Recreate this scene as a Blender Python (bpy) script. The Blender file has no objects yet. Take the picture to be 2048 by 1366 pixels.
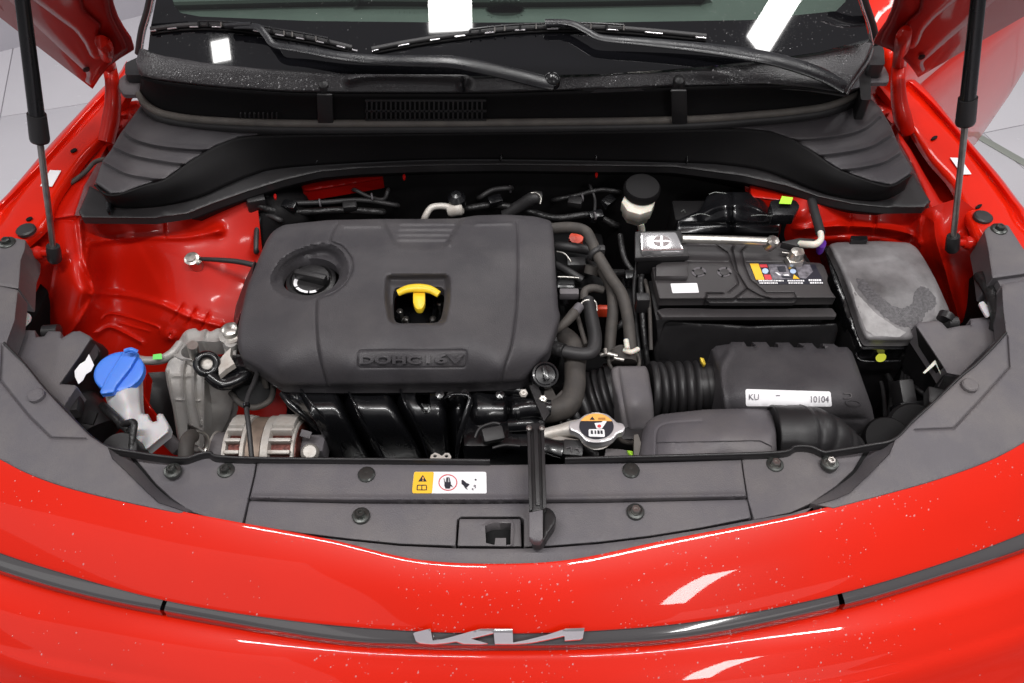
import bpy, bmesh, math, random
import numpy as np
from mathutils import Vector, Matrix
from mathutils.geometry import delaunay_2d_cdt
R = math.radians
random.seed(7); rng = np.random.default_rng(7)
SC = bpy.context.scene
COL = SC.collection

# ------------------------------------------------------------------ camera
CAM_Z, PITCH, FPX = 0.84, R(50), 1593.0        # z = 0 is the rim of the engine bay
cd = bpy.data.cameras.new('camera'); cam = bpy.data.objects.new('camera', cd); COL.objects.link(cam)
cd.sensor_width = 36.0; cd.lens = FPX/2048*36; cd.clip_end = 100; cd.clip_start = 0.02
cam.location = (0, 0, CAM_Z); cam.rotation_euler = (R(90)-PITCH, 0, 0)
SC.camera = cam
SC.view_settings.view_transform = 'Standard'; SC.view_settings.look = 'None'
SC.view_settings.exposure = 0.0; SC.view_settings.gamma = 1.0
SC.cycles.max_bounces = 8; SC.cycles.glossy_bounces = 5; SC.cycles.transmission_bounces = 5
SC.cycles.caustics_reflective = False; SC.cycles.caustics_refractive = False

# ------------------------------------------------------------------ showroom light
w = bpy.data.worlds.new('World'); SC.world = w; w.use_nodes = True
nt = w.node_tree; nt.nodes.clear()
tc = nt.nodes.new('ShaderNodeTexCoord'); sx = nt.nodes.new('ShaderNodeSeparateXYZ')
rp = nt.nodes.new('ShaderNodeValToRGB'); bg = nt.nodes.new('ShaderNodeBackground'); wo = nt.nodes.new('ShaderNodeOutputWorld')
nt.links.new(tc.outputs['Generated'], sx.inputs[0]); nt.links.new(sx.outputs['Z'], rp.inputs[0])
nt.links.new(rp.outputs[0], bg.inputs[0]); nt.links.new(bg.outputs[0], wo.inputs[0])
rp.color_ramp.elements[0].position = 0.0; rp.color_ramp.elements[0].color = (0.42, 0.41, 0.43, 1)
rp.color_ramp.elements[1].position = 0.8; rp.color_ramp.elements[1].color = (0.62, 0.60, 0.63, 1)
bg.inputs[1].default_value = 0.44

def lamp(x, y, z, sx_, sy_, watt, rz=0.0, tilt=(0, 0), col=(1, 0.985, 0.97)):
    d = bpy.data.lights.new('ceiling_or_added_lamp', 'AREA'); d.shape = 'RECTANGLE'; d.size = sx_; d.size_y = sy_
    d.energy = watt; d.color = col
    o = bpy.data.objects.new('ceiling_or_added_lamp', d); COL.objects.link(o)
    o.location = (x, y, z); o.rotation_euler = (tilt[0], tilt[1], rz)
    return o
for x, y, sx_, sy_, rz, L_ in ((1.22, -1.5, .20, 1.0, 0, 30), (-.60, .21, 1.0, .07, 0, 104), (.80, .20, 1.15, .07, R(4), 100),
                           (-.28, 1.86, .20, 1.16, 0, 25), (1.42, 1.66, .9, .13, R(56), 25), (-1.425, 1.31, .10, .08, 0, 25), (-3.0, 1.6, .26, 1.2, 0, 25), (3.0, 1.6, .26, 1.2, 0, 25),  # last pair here: unseen lamps added to light the floor
                           (.58, 1.95, .50, .80, 0, 12), (-2.7, -2.3, 3.4, 3.6, 0, .55), (2.3, -3.2, 1.8, 1.6, 0, .8)):  # last two: large dim panels added for pale reflections on the bumper
    lamp(x, y, 1.95 if L_ > 2 else 1.97, sx_, sy_, L_*math.pi*sx_*sy_, rz)

# ------------------------------------------------------------------ pixel <-> place
_f = np.array([0, math.cos(PITCH), -math.sin(PITCH)]); _u = np.array([0, math.sin(PITCH), math.cos(PITCH)])
def ray(px, py):
    a = (np.asarray(px, float)-1024)/FPX; b = -(np.asarray(py, float)-683)/FPX
    return np.stack([a, b*_u[1]+_f[1]+0*a, b*_u[2]+_f[2]+0*a], -1)
def PN(px, py, z):
    d = ray(px, py); t = (np.asarray(z)-CAM_Z)/d[..., 2]
    p = d*t[..., None]; p[..., 2] += CAM_Z
    return p
def P(px, py, z): return Vector(PN(float(px), float(py), float(z)))
def PY(px, py, y):
    d = ray(float(px), float(py)); t = y/d[1]; return Vector((d[0]*t, y, CAM_Z+d[2]*t))
def mpp(px, py, z):                       # metres per pixel at that place
    p = P(px, py, z); return (p.y*_f[1]+(p.z-CAM_Z)*_f[2])/FPX
def surfz(f, off=0.0):                    # height field z = f(x, y) -> z as a function of where it is seen
    def g(px, py):
        px = np.asarray(px, float); py = np.asarray(py, float)
        lo = np.full(px.shape, -1.2); hi = np.full(px.shape, 0.78)
        def e(z): p = PN(px, py, z); return z-off-f(p[..., 0], p[..., 1])
        s = np.sign(e(lo))
        for _ in range(34):
            m = (lo+hi)/2; k = np.sign(e(m)) == s
            lo = np.where(k, m, lo); hi = np.where(k, hi, m)
        return (lo+hi)/2
    return g
def tps(ctrl):
    c = np.array(ctrl, float); X = c[:, :2]/100; n = len(c)
    def phi(r2): return np.where(r2 > 1e-9, r2*np.log(r2+1e-12), 0)
    K = phi(((X[:, None]-X[None])**2).sum(-1)) + np.eye(n)*1e-3
    Q = np.concatenate([np.ones((n, 1)), X], 1)
    A = np.block([[K, Q], [Q.T, np.zeros((3, 3))]])
    s = np.linalg.lstsq(A, np.concatenate([c[:, 2], np.zeros(3)]), rcond=None)[0]
    def g(px, py):
        px = np.asarray(px, float); py = np.asarray(py, float); sh = px.shape
        x = px.ravel()/100; y = py.ravel()/100
        r2 = (x[:, None]-X[None, :, 0])**2+(y[:, None]-X[None, :, 1])**2
        return (phi(r2)@s[:n]+s[n]+s[n+1]*x+s[n+2]*y).reshape(sh)
    return g
def zfun(z):
    if callable(z): return z
    if isinstance(z, (list, tuple)): return tps(z)
    return lambda px, py: np.full(np.shape(px), float(z))
def cat(pts, n=8, closed=False):          # Catmull-Rom through the points
    p = np.array(pts, float); m = len(p); out = []
    for i in range(m if closed else m-1):
        if closed: a, b, c, d = p[(i-1) % m], p[i], p[(i+1) % m], p[(i+2) % m]
        else: a, b, c, d = p[max(i-1, 0)], p[i], p[i+1], p[min(i+2, m-1)]
        for k in range(n):
            t = k/n
            out.append(.5*((2*b)+(c-a)*t+(2*a-5*b+4*c-d)*t*t+(3*b-a-3*c+d)*t**3))
    if not closed: out.append(p[-1])
    return np.array(out)
def resamp(p, n):
    p = np.array(p, float); s = np.r_[0, np.cumsum(np.linalg.norm(np.diff(p, axis=0), axis=1))]
    t = np.linspace(0, s[-1], n)
    return np.stack([np.interp(t, s, p[:, k]) for k in range(p.shape[1])], 1)
def dens(poly, step):                     # closed polygon, densified, corners kept
    p = np.array(poly, float); o = []
    for i in range(len(p)):
        a, b = p[i], p[(i+1) % len(p)]; L = np.linalg.norm(b-a); n = max(1, int(round(L/step)))
        for k in range(n): o.append(a+(b-a)*k/n)
    return np.array(o)
def rnd(poly, r, n=4):                    # round the corners of a pixel polygon
    p = np.array(poly, float); o = []; m = len(p)
    for i in range(m):
        a, b, c = p[i-1], p[i], p[(i+1) % m]
        la, lc = np.linalg.norm(a-b), np.linalg.norm(c-b); q = min(r, la*.45, lc*.45)
        s, e = b+(a-b)/max(la, 1e-6)*q, b+(c-b)/max(lc, 1e-6)*q
        for k in range(n+1):
            t = k/n; o.append((1-t)**2*s+2*t*(1-t)*b+t*t*e)
    return np.array(o)
def ell(cx, cy, rx, ry, rot=0, n=40):
    a = np.linspace(0, 2*np.pi, n, endpoint=False); c, s = math.cos(R(rot)), math.sin(R(rot))
    x, y = rx*np.cos(a), ry*np.sin(a); return np.stack([cx+x*c-y*s, cy+x*s+y*c], 1)
def inside(px, py, poly):
    p = np.array(poly); r = np.zeros(px.shape, bool)
    for i in range(len(p)):
        x1, y1 = p[i-1]; x2, y2 = p[i]
        if y1 == y2: continue
        c = ((y1 > py) != (y2 > py)) & (px < (x2-x1)*(py-y1)/(y2-y1)+x1); r ^= c
    return r
def dline(px, py, pl, closed=False):      # distance to a polyline, px
    p = np.array(pl, float); d = np.full(px.shape, 1e9); n = len(p)
    for i in range(n if closed else n-1):
        a, b = p[i], p[(i+1) % n]; v = b-a; L = (v**2).sum()+1e-9
        t = np.clip(((px-a[0])*v[0]+(py-a[1])*v[1])/L, 0, 1)
        d = np.minimum(d, np.hypot(px-a[0]-t*v[0], py-a[1]-t*v[1]))
    return d
def groove(pl, w, depth, closed=False, sharp=False):   # negative depth = a bead
    p = np.array(pl, float)
    if len(p) > 2 and not closed and not sharp: p = cat(p, 5)
    g = lambda x, y: -depth*np.exp(-(dline(x, y, p, closed)/w)**2)
    g.pl, g.w, g.closed, g.offs = p, w, closed, (0, -.55, .55, -1.15, 1.15, -2, 2)
    return g
def sstep(t): t = np.clip(t, 0, 1); return t*t*(3-2*t)
def pocket(poly, w, depth):               # a recess with sloping sides, w px wide
    def g(x, y):
        d = dline(x, y, poly, True); d = np.where(inside(x, y, poly), d, 0)
        return -depth*sstep(d/w)
    g.pl, g.w, g.closed, g.offs = np.array(poly, float), w, True, (0, -.25, .25, -.5, .5, -.75, .75, -1, 1)
    return g
def along_pts(g, step):
    p = g.pl; n = len(p)
    p = dens(p, 1e9) if False else p
    q = np.vstack([p, p[:1]]) if g.closed else p
    L = np.linalg.norm(np.diff(q, axis=0), axis=1).sum(); st = max(1.6, min(step, g.w*1.6))
    q = resamp(q, max(3, int(L/st)+1)); t = np.gradient(q, axis=0); t /= np.linalg.norm(t, axis=1)[:, None]+1e-9
    nn = np.stack([-t[:, 1], t[:, 0]], 1)
    out = []
    for o in g.offs:
        r = q+nn*g.w*o
        d = dline(r[:, 0], r[:, 1], p, g.closed); out.append(r[d > abs(g.w*o)*.85])
    return np.concatenate(out)

# ------------------------------------------------------------------ objects
def empty(name, label, cat_, group=None, loc=(0, 0, 0)):
    o = bpy.data.objects.new(name, None); COL.objects.link(o); o.empty_display_size = .05
    o.location = loc; o['label'] = label; o['category'] = cat_
    if group: o['group'] = group
    return o
def tag(o, label, cat_, group=None):
    o['label'] = label; o['category'] = cat_
    if group: o['group'] = group
    return o
def link(name, me, mat, parent=None):
    o = bpy.data.objects.new(name, me); COL.objects.link(o)
    if mat and not me.materials: me.materials.append(mat)
    if parent:
        o.parent = parent
        q = Vector((0, 0, 0)); k = parent
        while k: q += k.location; k = k.parent
        o.location = -q
    return o
def mesh(name, vs, fs, mat, parent=None, smooth=True, angle=38):
    me = bpy.data.meshes.new(name)
    me.from_pydata([tuple(v) for v in vs], [], [tuple(int(i) for i in f) for f in fs]); me.update()
    b = bmesh.new(); b.from_mesh(me); bmesh.ops.recalc_face_normals(b, faces=b.faces); b.to_mesh(me); b.free()
    if smooth:
        me.shade_smooth(); me.set_sharp_from_angle(angle=R(angle))
    return link(name, me, mat, parent)
def relief(name, outline, z, mat, parent=None, step=6, edge=0, roll=None, holes=(), feats=(), skirt=.004, lines=(), angle=38, hskirt=None):
    """a real sheet of changing height with that outline, its edge rolled over and turned down by `skirt`"""
    zf0 = zfun(z)
    out = dens(outline, step)
    hs = [dens(h, step) for h in holes]
    if roll is None: roll = .0
    def zf(x, y):
        v = zf0(x, y)
        for f in feats: v = v+f(x, y)
        if edge > 0:
            d = np.clip(dline(x, y, out, True)/edge, 0, 1)
            v = v-roll*(1-np.sqrt(np.clip(1-(1-d)**2, 0, 1)))
        return v
    x0, y0 = out.min(0); x1, y1 = out.max(0)
    gx, gy = np.meshgrid(np.arange(x0+step*.5, x1, step), np.arange(y0+step*.5, y1, step))
    gx = gx.ravel()+rng.uniform(-.02, .02, gx.size); gy = gy.ravel()
    k = inside(gx, gy, out)
    for h in hs: k &= ~inside(gx, gy, h)
    gx, gy = gx[k], gy[k]
    d = dline(gx, gy, out, True)
    for h in hs: d = np.minimum(d, dline(gx, gy, h, True))
    k = d > step*.55; gx, gy, d = gx[k], gy[k], d[k]
    P2 = [out]+hs; E = []; n = 0
    for l in P2:
        m = len(l); E += [(n+i, n+(i+1) % m) for i in range(m)]; n += m
    if edge > 0:                                       # extra rings where the edge rolls over
        c = np.roll(out, -1, 0)-np.roll(out, 1, 0); c /= np.linalg.norm(c, axis=1)[:, None]+1e-9
        nn = np.stack([-c[:, 1], c[:, 0]], 1)
        if not inside(out[:1, 0]+nn[0, 0]*.5, out[:1, 1]+nn[0, 1]*.5, out)[0]: nn = -nn
        rings = []
        for q in (.06, .22, .5):
            rr = out+nn*edge*q
            dd = dline(rr[:, 0], rr[:, 1], out, True)
            rings.append(rr[(dd > edge*q*.8) & inside(rr[:, 0], rr[:, 1], out)])
        rr = np.concatenate(rings)
        kk = d > edge*.65; gx, gy = gx[kk], gy[kk]
        for h in hs:
            rr = rr[~inside(rr[:, 0], rr[:, 1], h)]
        P2.append(rr)
    for l in lines: P2.append(np.array(l, float))
    fp_ = []
    for f in feats:
        if hasattr(f, 'pl') and f.w > .1:
            a = along_pts(f, step); k = inside(a[:, 0], a[:, 1], out) & (dline(a[:, 0], a[:, 1], out, True) > 1.2)
            for h in hs: k &= ~inside(a[:, 0], a[:, 1], h) & (dline(a[:, 0], a[:, 1], h, True) > 1.2)
            fp_.append(a[k])
            m_ = (max(f.offs)+.35)*f.w if f.w < step*1.5 else 0
            if m_: kk = dline(gx, gy, f.pl, f.closed) > m_; gx, gy = gx[kk], gy[kk]
    if fp_:
        a = np.concatenate(fp_); key = np.round(a/1.0).astype(int); _, ix = np.unique(key, axis=0, return_index=True); P2.append(a[ix])
    P2.append(np.stack([gx, gy], 1))
    A = np.concatenate(P2)
    r = delaunay_2d_cdt([Vector(a) for a in A], E, [], 0, 1e-4)
    V = np.array([tuple(v) for v in r[0]]); T = np.array([tuple(f) for f in r[2]])
    cx = V[T].mean(1); k = inside(cx[:, 0], cx[:, 1], out)
    for h in hs: k &= ~inside(cx[:, 0], cx[:, 1], h)
    T = T[k]
    Z = zf(V[:, 0], V[:, 1]); W = PN(V[:, 0], V[:, 1], Z)
    vs = [tuple(p) for p in W]; fs = [tuple(t) for t in T]
    if skirt is not None:                              # boundary edges turned down
        sk = np.array((0, 0, -skirt)) if np.isscalar(skirt) else np.array(skirt)
        cnt = {}
        for t in fs:
            for i in range(3):
                e = (t[i], t[(i+1) % 3]); cnt[tuple(sorted(e))] = (cnt.get(tuple(sorted(e)), (0, 0))[0]+1, e)
        dn = {}
        for _, (c, e) in cnt.items():
            if c != 1: continue
            for i in e:
                if i not in dn: dn[i] = len(vs); vs.append(tuple(np.array(vs[i])+sk))
            fs.append((e[1], e[0], dn[e[0]], dn[e[1]]))
    me = bpy.data.meshes.new(name); me.from_pydata(vs, [], [tuple(int(i) for i in f) for f in fs]); me.update()
    b = bmesh.new(); b.from_mesh(me); bmesh.ops.recalc_face_normals(b, faces=b.faces)
    b.faces.ensure_lookup_table()
    n0 = b.faces[0].normal; c0 = b.faces[0].calc_center_median()
    if (Vector((0, 0, CAM_Z))-c0).dot(n0) < 0: bmesh.ops.reverse_faces(b, faces=b.faces)
    b.to_mesh(me); b.free()
    me.shade_smooth(); me.set_sharp_from_angle(angle=R(angle))
    o = link(name, me, mat, parent); o_zf[name] = zf; o_zf[o.name] = zf
    return o
o_zf = {}
def prism(name, outline, z, depth, mat, parent=None, bevel=0.0015, dirv=(0, 0, -1), angle=38):
    zf = zfun(z); p = np.array(outline, float); W = PN(p[:, 0], p[:, 1], zf(p[:, 0], p[:, 1]))
    return solid(name, W, depth, mat, parent, bevel, dirv, angle)
def solid(name, W, depth, mat, parent=None, bevel=.0015, dirv=(0, 0, -1), angle=38):
    dv = Vector(dirv).normalized()*depth; n = len(W)
    b = bmesh.new()
    t = [b.verts.new(tuple(v)) for v in W]; q = [b.verts.new(tuple(Vector(v)+dv)) for v in W]
    b.faces.new(t); b.faces.new(list(reversed(q)))
    for i in range(n): b.faces.new((t[i], q[i], q[(i+1) % n], t[(i+1) % n]))
    bmesh.ops.recalc_face_normals(b, faces=b.faces)
    if bevel > 0:
        ed = [e for e in b.edges if len(e.link_faces) == 2 and e.calc_face_angle(0) > R(30)]
        bmesh.ops.bevel(b, geom=ed, offset=bevel, segments=2, affect='EDGES', profile=.6, clamp_overlap=True)
    me = bpy.data.meshes.new(name); b.to_mesh(me); b.free()
    me.shade_smooth(); me.set_sharp_from_angle(angle=R(angle))
    return link(name, me, mat, parent)
def box(name, c, s, mat, parent=None, rot=(0, 0, 0), bevel=.002, taper=None):
    b = bmesh.new(); bmesh.ops.create_cube(b, size=1)
    for v in b.verts:
        k = 1.0
        if taper and v.co.z > 0: v.co.x *= taper; v.co.y *= taper
        v.co = Vector((v.co.x*s[0], v.co.y*s[1], v.co.z*s[2]))
    if bevel > 0: bmesh.ops.bevel(b, geom=b.edges[:], offset=bevel, segments=2, affect='EDGES', profile=.6, clamp_overlap=True)
    from mathutils import Euler
    M = Matrix.Translation(Vector(c)) @ Euler(rot).to_matrix().to_4x4(); b.transform(M)
    me = bpy.data.meshes.new(name); b.to_mesh(me); b.free(); me.shade_smooth(); me.set_sharp_from_angle(angle=R(38))
    return link(name, me, mat, parent)
def frames(p):
    T = [(p[min(i+1, len(p)-1)]-p[max(i-1, 0)]).normalized() for i in range(len(p))]
    a = T[0].orthogonal().normalized(); N = [a]
    for i in range(1, len(p)):
        q = T[i-1].rotation_difference(T[i]); a = q @ a; a = (a-T[i]*a.dot(T[i])).normalized(); N.append(a)
    return T, N
def sweep(name, pts, r, mat, parent=None, n=14, sub=6, flat=1.0, up=None, caps=True, smooth_path=True, angle=50):
    """tube of radius r (number, list per point, or function of 0..1) along points in the place"""
    q = cat([tuple(v) for v in pts], sub) if smooth_path and len(pts) > 2 else np.array([tuple(v) for v in pts])
    p = [Vector(v) for v in q]; m = len(p); T, N = frames(p)
    if callable(r): rr = [r(i/(m-1)) for i in range(m)]
    elif isinstance(r, (list, tuple)): rr = np.interp(np.linspace(0, len(r)-1, m), range(len(r)), r)
    else: rr = [r]*m
    vs = []; fs = []
    for i in range(m):
        a = N[i]
        if up is not None: a = (Vector(up)-T[i]*Vector(up).dot(T[i])).normalized()
        b = T[i].cross(a)
        for k in range(n):
            t = 2*math.pi*k/n; vs.append(p[i]+(a*math.cos(t)*flat+b*math.sin(t))*rr[i])
    for i in range(m-1):
        for k in range(n): fs.append((i*n+k, i*n+(k+1) % n, (i+1)*n+(k+1) % n, (i+1)*n+k))
    if caps: fs.append(tuple(range(n))); fs.append(tuple(range((m-1)*n, m*n)))
    return mesh(name, vs, fs, mat, parent, angle=angle)
def tubeP(name, pts, rpx, mat, parent=None, **kw):
    w3 = [P(*q) for q in pts]; a = pts[len(pts)//2]
    k = mpp(*a)
    r = rpx*k if np.isscalar(rpx) else [v*mpp(*q) for v, q in zip(rpx, pts)]
    return sweep(name, w3, r, mat, parent, **kw)
def lathe(name, prof, c, axis, mat, parent=None, n=32, angle=35, sx=1.0):
    """prof = [(radius, height)] turned round `axis` at c"""
    ax = Vector(axis).normalized(); a = Vector((1, 0, 0)); a = (a-ax*a.dot(ax))
    if a.length < .1: a = Vector((0, 1, 0)); a = a-ax*a.dot(ax)
    a.normalize(); b = ax.cross(a); c = Vector(c); vs = []; fs = []
    for r, h in prof:
        for k in range(n):
            t = 2*math.pi*k/n; vs.append(c+ax*h+a*(math.cos(t)*r*sx)+b*(math.sin(t)*r))
    for i in range(len(prof)-1):
        for k in range(n): fs.append((i*n+k, i*n+(k+1) % n, (i+1)*n+(k+1) % n, (i+1)*n+k))
    if prof[0][0] > 1e-5: fs.append(tuple(range(n)))
    if prof[-1][0] > 1e-5: fs.append(tuple(range((len(prof)-1)*n, len(prof)*n)))
    return mesh(name, vs, fs, mat, parent, angle=angle)
def loft(name, curves, mat, parent=None, nu=120, sub=5, angle=45, thick=None, fair=0):
    C = [resamp(cat(c, 8), nu) for c in curves]
    for c in C:
        for _ in range(fair): c[1:-1] = (c[:-2]+2*c[1:-1]+c[2:])/4
    G = np.stack(C)                                     # rows, nu, 3
    rows = []
    for j in range(nu): rows.append(cat(G[:, j], sub))
    G = np.stack(rows, 1); m = G.shape[0]
    vs = G.reshape(-1, 3); fs = [(i*nu+k, i*nu+k+1, (i+1)*nu+k+1, (i+1)*nu+k) for i in range(m-1) for k in range(nu-1)]
    o = mesh(name, vs, fs, mat, parent, angle=angle)
    o_grid[o.name] = G
    if thick:
        md = o.modifiers.new('thickness', 'SOLIDIFY'); md.thickness = thick; md.offset = -1
    return o
o_grid = {}
def PL(pts): return [tuple(P(*q)) for q in pts]
_font = {}
def text(s, u0, v0, u1, v1, z, mat, parent=None, h=.0004, name='lettering', bold=0.0, slant=0.0, shear=0.0):
    """raised lettering fitted into the pixel rectangle u0,v0 (top left) .. u1,v1, lying on surface z"""
    cu = bpy.data.curves.new('t', 'FONT'); cu.body = s; cu.extrude = 0.5; cu.offset = bold; cu.resolution_u = 3
    t = bpy.data.objects.new('t', cu); COL.objects.link(t)
    dg = bpy.context.evaluated_depsgraph_get(); me = bpy.data.meshes.new_from_object(t.evaluated_get(dg))
    bpy.data.objects.remove(t); n = len(me.vertices); a = np.empty(n*3); me.vertices.foreach_get('co', a); a = a.reshape(-1, 3)
    mn, mx = a.min(0), a.max(0)
    u = (a[:, 0]-mn[0])/(mx[0]-mn[0]); v = (a[:, 1]-mn[1])/(mx[1]-mn[1])
    X = u0+(u1-u0)*u+shear*(v-.5); Y = v1+(v0-v1)*v+slant*(u-.5)
    zf = zfun(z); Z = zf(X, Y)+np.where(a[:, 2] > 0, h, -.0004)
    me.vertices.foreach_set('co', PN(X, Y, Z).ravel()); me.update()
    return link(name, me, mat, parent)
def decal(name, outline, host, mat, parent=None, lift=.0006, step=8, thick=.0005):
    zf = zfun(host); return relief(name, outline, lambda x, y: zf(x, y)+lift, mat, parent, step=step, skirt=thick)
# ------------------------------------------------------------------ materials
def mat(name, col, rough=.5, metal=0.0, spec=.5, bump=0.0, bscale=900, var=0.0, vscale=12, coat=0.0, coatr=.03,
        dirt=None, dirt_amt=0.0, dirt_scale=9, trans=0.0, ior=1.5, emit=None, sss=0.0, rvar=0.0, bdist=.0006, scratch=0.0):
    m = bpy.data.materials.new(name); m.use_nodes = True; t = m.node_tree; b = t.nodes['Principled BSDF']
    N = t.nodes.new; L = t.links.new
    b.inputs['Base Color'].default_value = (*col, 1); b.inputs['Roughness'].default_value = rough
    b.inputs['Metallic'].default_value = metal; b.inputs['Specular IOR Level'].default_value = spec
    b.inputs['Coat Weight'].default_value = coat; b.inputs['Coat Roughness'].default_value = coatr
    b.inputs['Transmission Weight'].default_value = trans; b.inputs['IOR'].default_value = ior
    if sss: b.inputs['Subsurface Weight'].default_value = sss; b.inputs['Subsurface Scale'].default_value = .01
    tc = N('ShaderNodeTexCoord'); src = None
    if var or dirt_amt:
        n1 = N('ShaderNodeTexNoise'); n1.inputs['Scale'].default_value = vscale; n1.inputs['Detail'].default_value = 6
        L(tc.outputs['Object'], n1.inputs['Vector'])
        mr = N('ShaderNodeMapRange'); mr.inputs[1].default_value = .3; mr.inputs[2].default_value = .7
        mr.inputs[3].default_value = 1-var; mr.inputs[4].default_value = 1+var; L(n1.outputs[0], mr.inputs[0])
        mx = N('ShaderNodeVectorMath'); mx.operation = 'SCALE'; mx.inputs[0].default_value = col; L(mr.outputs[0], mx.inputs['Scale'])
        src = mx.outputs[0]
    if dirt_amt:
        n2 = N('ShaderNodeTexNoise'); n2.inputs['Scale'].default_value = dirt_scale; n2.inputs['Detail'].default_value = 9; n2.inputs['Roughness'].default_value = .68
        L(tc.outputs['Object'], n2.inputs['Vector'])
        m2 = N('ShaderNodeMapRange'); m2.inputs[1].default_value = .42; m2.inputs[2].default_value = .72; m2.inputs[3].default_value = 0; m2.inputs[4].default_value = dirt_amt
        L(n2.outputs[0], m2.inputs[0])
        mc = N('ShaderNodeMix'); mc.data_type = 'RGBA'; L(m2.outputs[0], mc.inputs['Factor']); L(src, mc.inputs[6]); mc.inputs[7].default_value = (*dirt, 1)
        src = mc.outputs[2]
    if src is not None: L(src, b.inputs['Base Color'])
    if rvar:
        n3 = N('ShaderNodeTexNoise'); n3.inputs['Scale'].default_value = 22; n3.inputs['Detail'].default_value = 7; L(tc.outputs['Object'], n3.inputs['Vector'])
        m3 = N('ShaderNodeMapRange'); m3.inputs[1].default_value = .3; m3.inputs[2].default_value = .7; m3.inputs[3].default_value = max(0, rough-rvar); m3.inputs[4].default_value = rough+rvar
        L(n3.outputs[0], m3.inputs[0]); L(m3.outputs[0], b.inputs['Roughness'])
    if bump:
        nb = N('ShaderNodeTexNoise'); nb.inputs['Scale'].default_value = bscale; nb.inputs['Detail'].default_value = 2
        L(tc.outputs['Object'], nb.inputs['Vector']); bp = N('ShaderNodeBump'); bp.inputs['Strength'].default_value = bump; bp.inputs['Distance'].default_value = bdist
        L(nb.outputs[0], bp.inputs['Height']); L(bp.outputs[0], b.inputs['Normal'])
    if emit: b.inputs['Emission Color'].default_value = (*emit, 1); b.inputs['Emission Strength'].default_value = 1
    return m
M = {}
M['paint'] = mat('red_paint', (.66, .0130, .0015), .36, spec=.15, coat=.6, coatr=.03, var=.06, vscale=4)
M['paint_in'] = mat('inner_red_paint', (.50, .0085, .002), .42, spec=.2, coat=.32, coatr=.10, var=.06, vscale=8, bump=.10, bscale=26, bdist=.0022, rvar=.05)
M['panel'] = mat('grey_panel_plastic', (.112, .104, .114), .52, spec=.4, bump=.5, bscale=750, bdist=.0010, var=.06, vscale=7, dirt=(.20, .18, .165), dirt_amt=.45, rvar=.06)
M['cover'] = mat('engine_cover_plastic', (.052, .0485, .0535), .50, spec=.4, bump=.6, bscale=750, bdist=.0010, var=.07, vscale=9, dirt=(.14, .13, .125), dirt_amt=.25, rvar=.05)
M['black'] = mat('black_plastic', (.017, .016, .017), .42, bump=.3, bscale=1200, var=.15, rvar=.08)
M['blackm'] = mat('matt_black_plastic', (.007, .0065, .007), .6, spec=.15, bump=.3, bscale=1200, var=.15)
M['gloss'] = mat('glossy_black_plastic', (.0055, .0055, .0065), .27, coat=.3, coatr=.05, rvar=.07, bump=.15, bscale=60, bdist=.001)
M['mirror'] = mat('polished_black_plastic', (.02, .02, .021), .07, coat=.6, coatr=.02)
M['dark'] = mat('dark_metal', (.006, .006, .0065), .6, spec=.15, var=.3)
M['rubber'] = mat('rubber_hose', (.050, .045, .042), .62, spec=.35, var=.18, vscale=30, dirt=(.11, .095, .08), dirt_amt=.45, dirt_scale=40, bump=.3, bscale=300)
M['rubberd'] = mat('dark_rubber', (.022, .021, .022), .5, var=.2, vscale=30, bump=.25, bscale=300)
M['seal'] = mat('weather_strip_rubber', (.13, .12, .11), .55, spec=.35, var=.15, vscale=40, dirt=(.2, .18, .15), dirt_amt=.5, dirt_scale=30)
M['alu'] = mat('cast_aluminium', (.44, .425, .41), .5, metal=.35, var=.12, vscale=30, bump=.45, bscale=500, dirt=(.22, .19, .16), dirt_amt=.5, dirt_scale=30)
M['alud'] = mat('stained_aluminium', (.60, .57, .53), .5, metal=.3, var=.14, vscale=60, dirt=(.25, .19, .14), dirt_amt=.6, dirt_scale=60, bump=.4, bscale=400)
M['steel'] = mat('zinc_steel', (.62, .60, .56), .3, metal=.9, var=.1, vscale=60, dirt=(.3, .25, .2), dirt_amt=.3, dirt_scale=80)
M['bolt'] = mat('dark_bolt_steel', (.10, .105, .10), .32, metal=.8, var=.2, vscale=90)
M['bolts'] = mat('bright_bolt_steel', (.38, .36, .34), .28, metal=.9, var=.2, vscale=90)
M['copper'] = mat('copper_winding', (.10, .025, .018), .4, metal=.5, var=.5, vscale=160, bump=.8, bscale=240)
M['lamin'] = mat('stator_laminations', (.25, .19, .15), .5, metal=.4, var=.3, vscale=60)
M['blue'] = mat('blue_cap_plastic', (.055, .21, .78), .38, spec=.5, var=.04, sss=.1)
M['milk'] = mat('translucent_white_plastic', (.60, .585, .60), .42, sss=.35, var=.05, vscale=20)
M['milky'] = mat('reservoir_plastic', (.72, .68, .60), .38, sss=.3, var=.08, vscale=25)
M['yellow'] = mat('yellow_plastic', (.86, .58, .03), .34, var=.05, vscale=40)
M['sy'] = mat('sticker_yellow', (.88, .50, .03), .45)
M['so'] = mat('sticker_orange', (.90, .44, .10), .45)
M['sw'] = mat('sticker_white', (.86, .85, .87), .45)
M['sk'] = mat('sticker_black', (.02, .02, .03), .4)
M['sg'] = mat('sticker_grey', (.16, .15, .17), .4, var=.5, vscale=150)
M['sr'] = mat('sticker_red', (.62, .05, .06), .45)
M['sb'] = mat('sticker_blue', (.45, .58, .80), .4)
M['sn'] = mat('sticker_green', (.18, .75, .16), .45)
M['lime'] = mat('lime_sticker', (.42, .78, .05), .4)
M['olive'] = mat('yellow_green_dot', (.55, .58, .05), .45)
M['grill'] = mat('glossy_grey_trim', (.068, .064, .066), .12, coat=1.0, coatr=.01)
M['chrome'] = mat('satin_chrome', (.86, .83, .85), .18, metal=.9)
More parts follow.
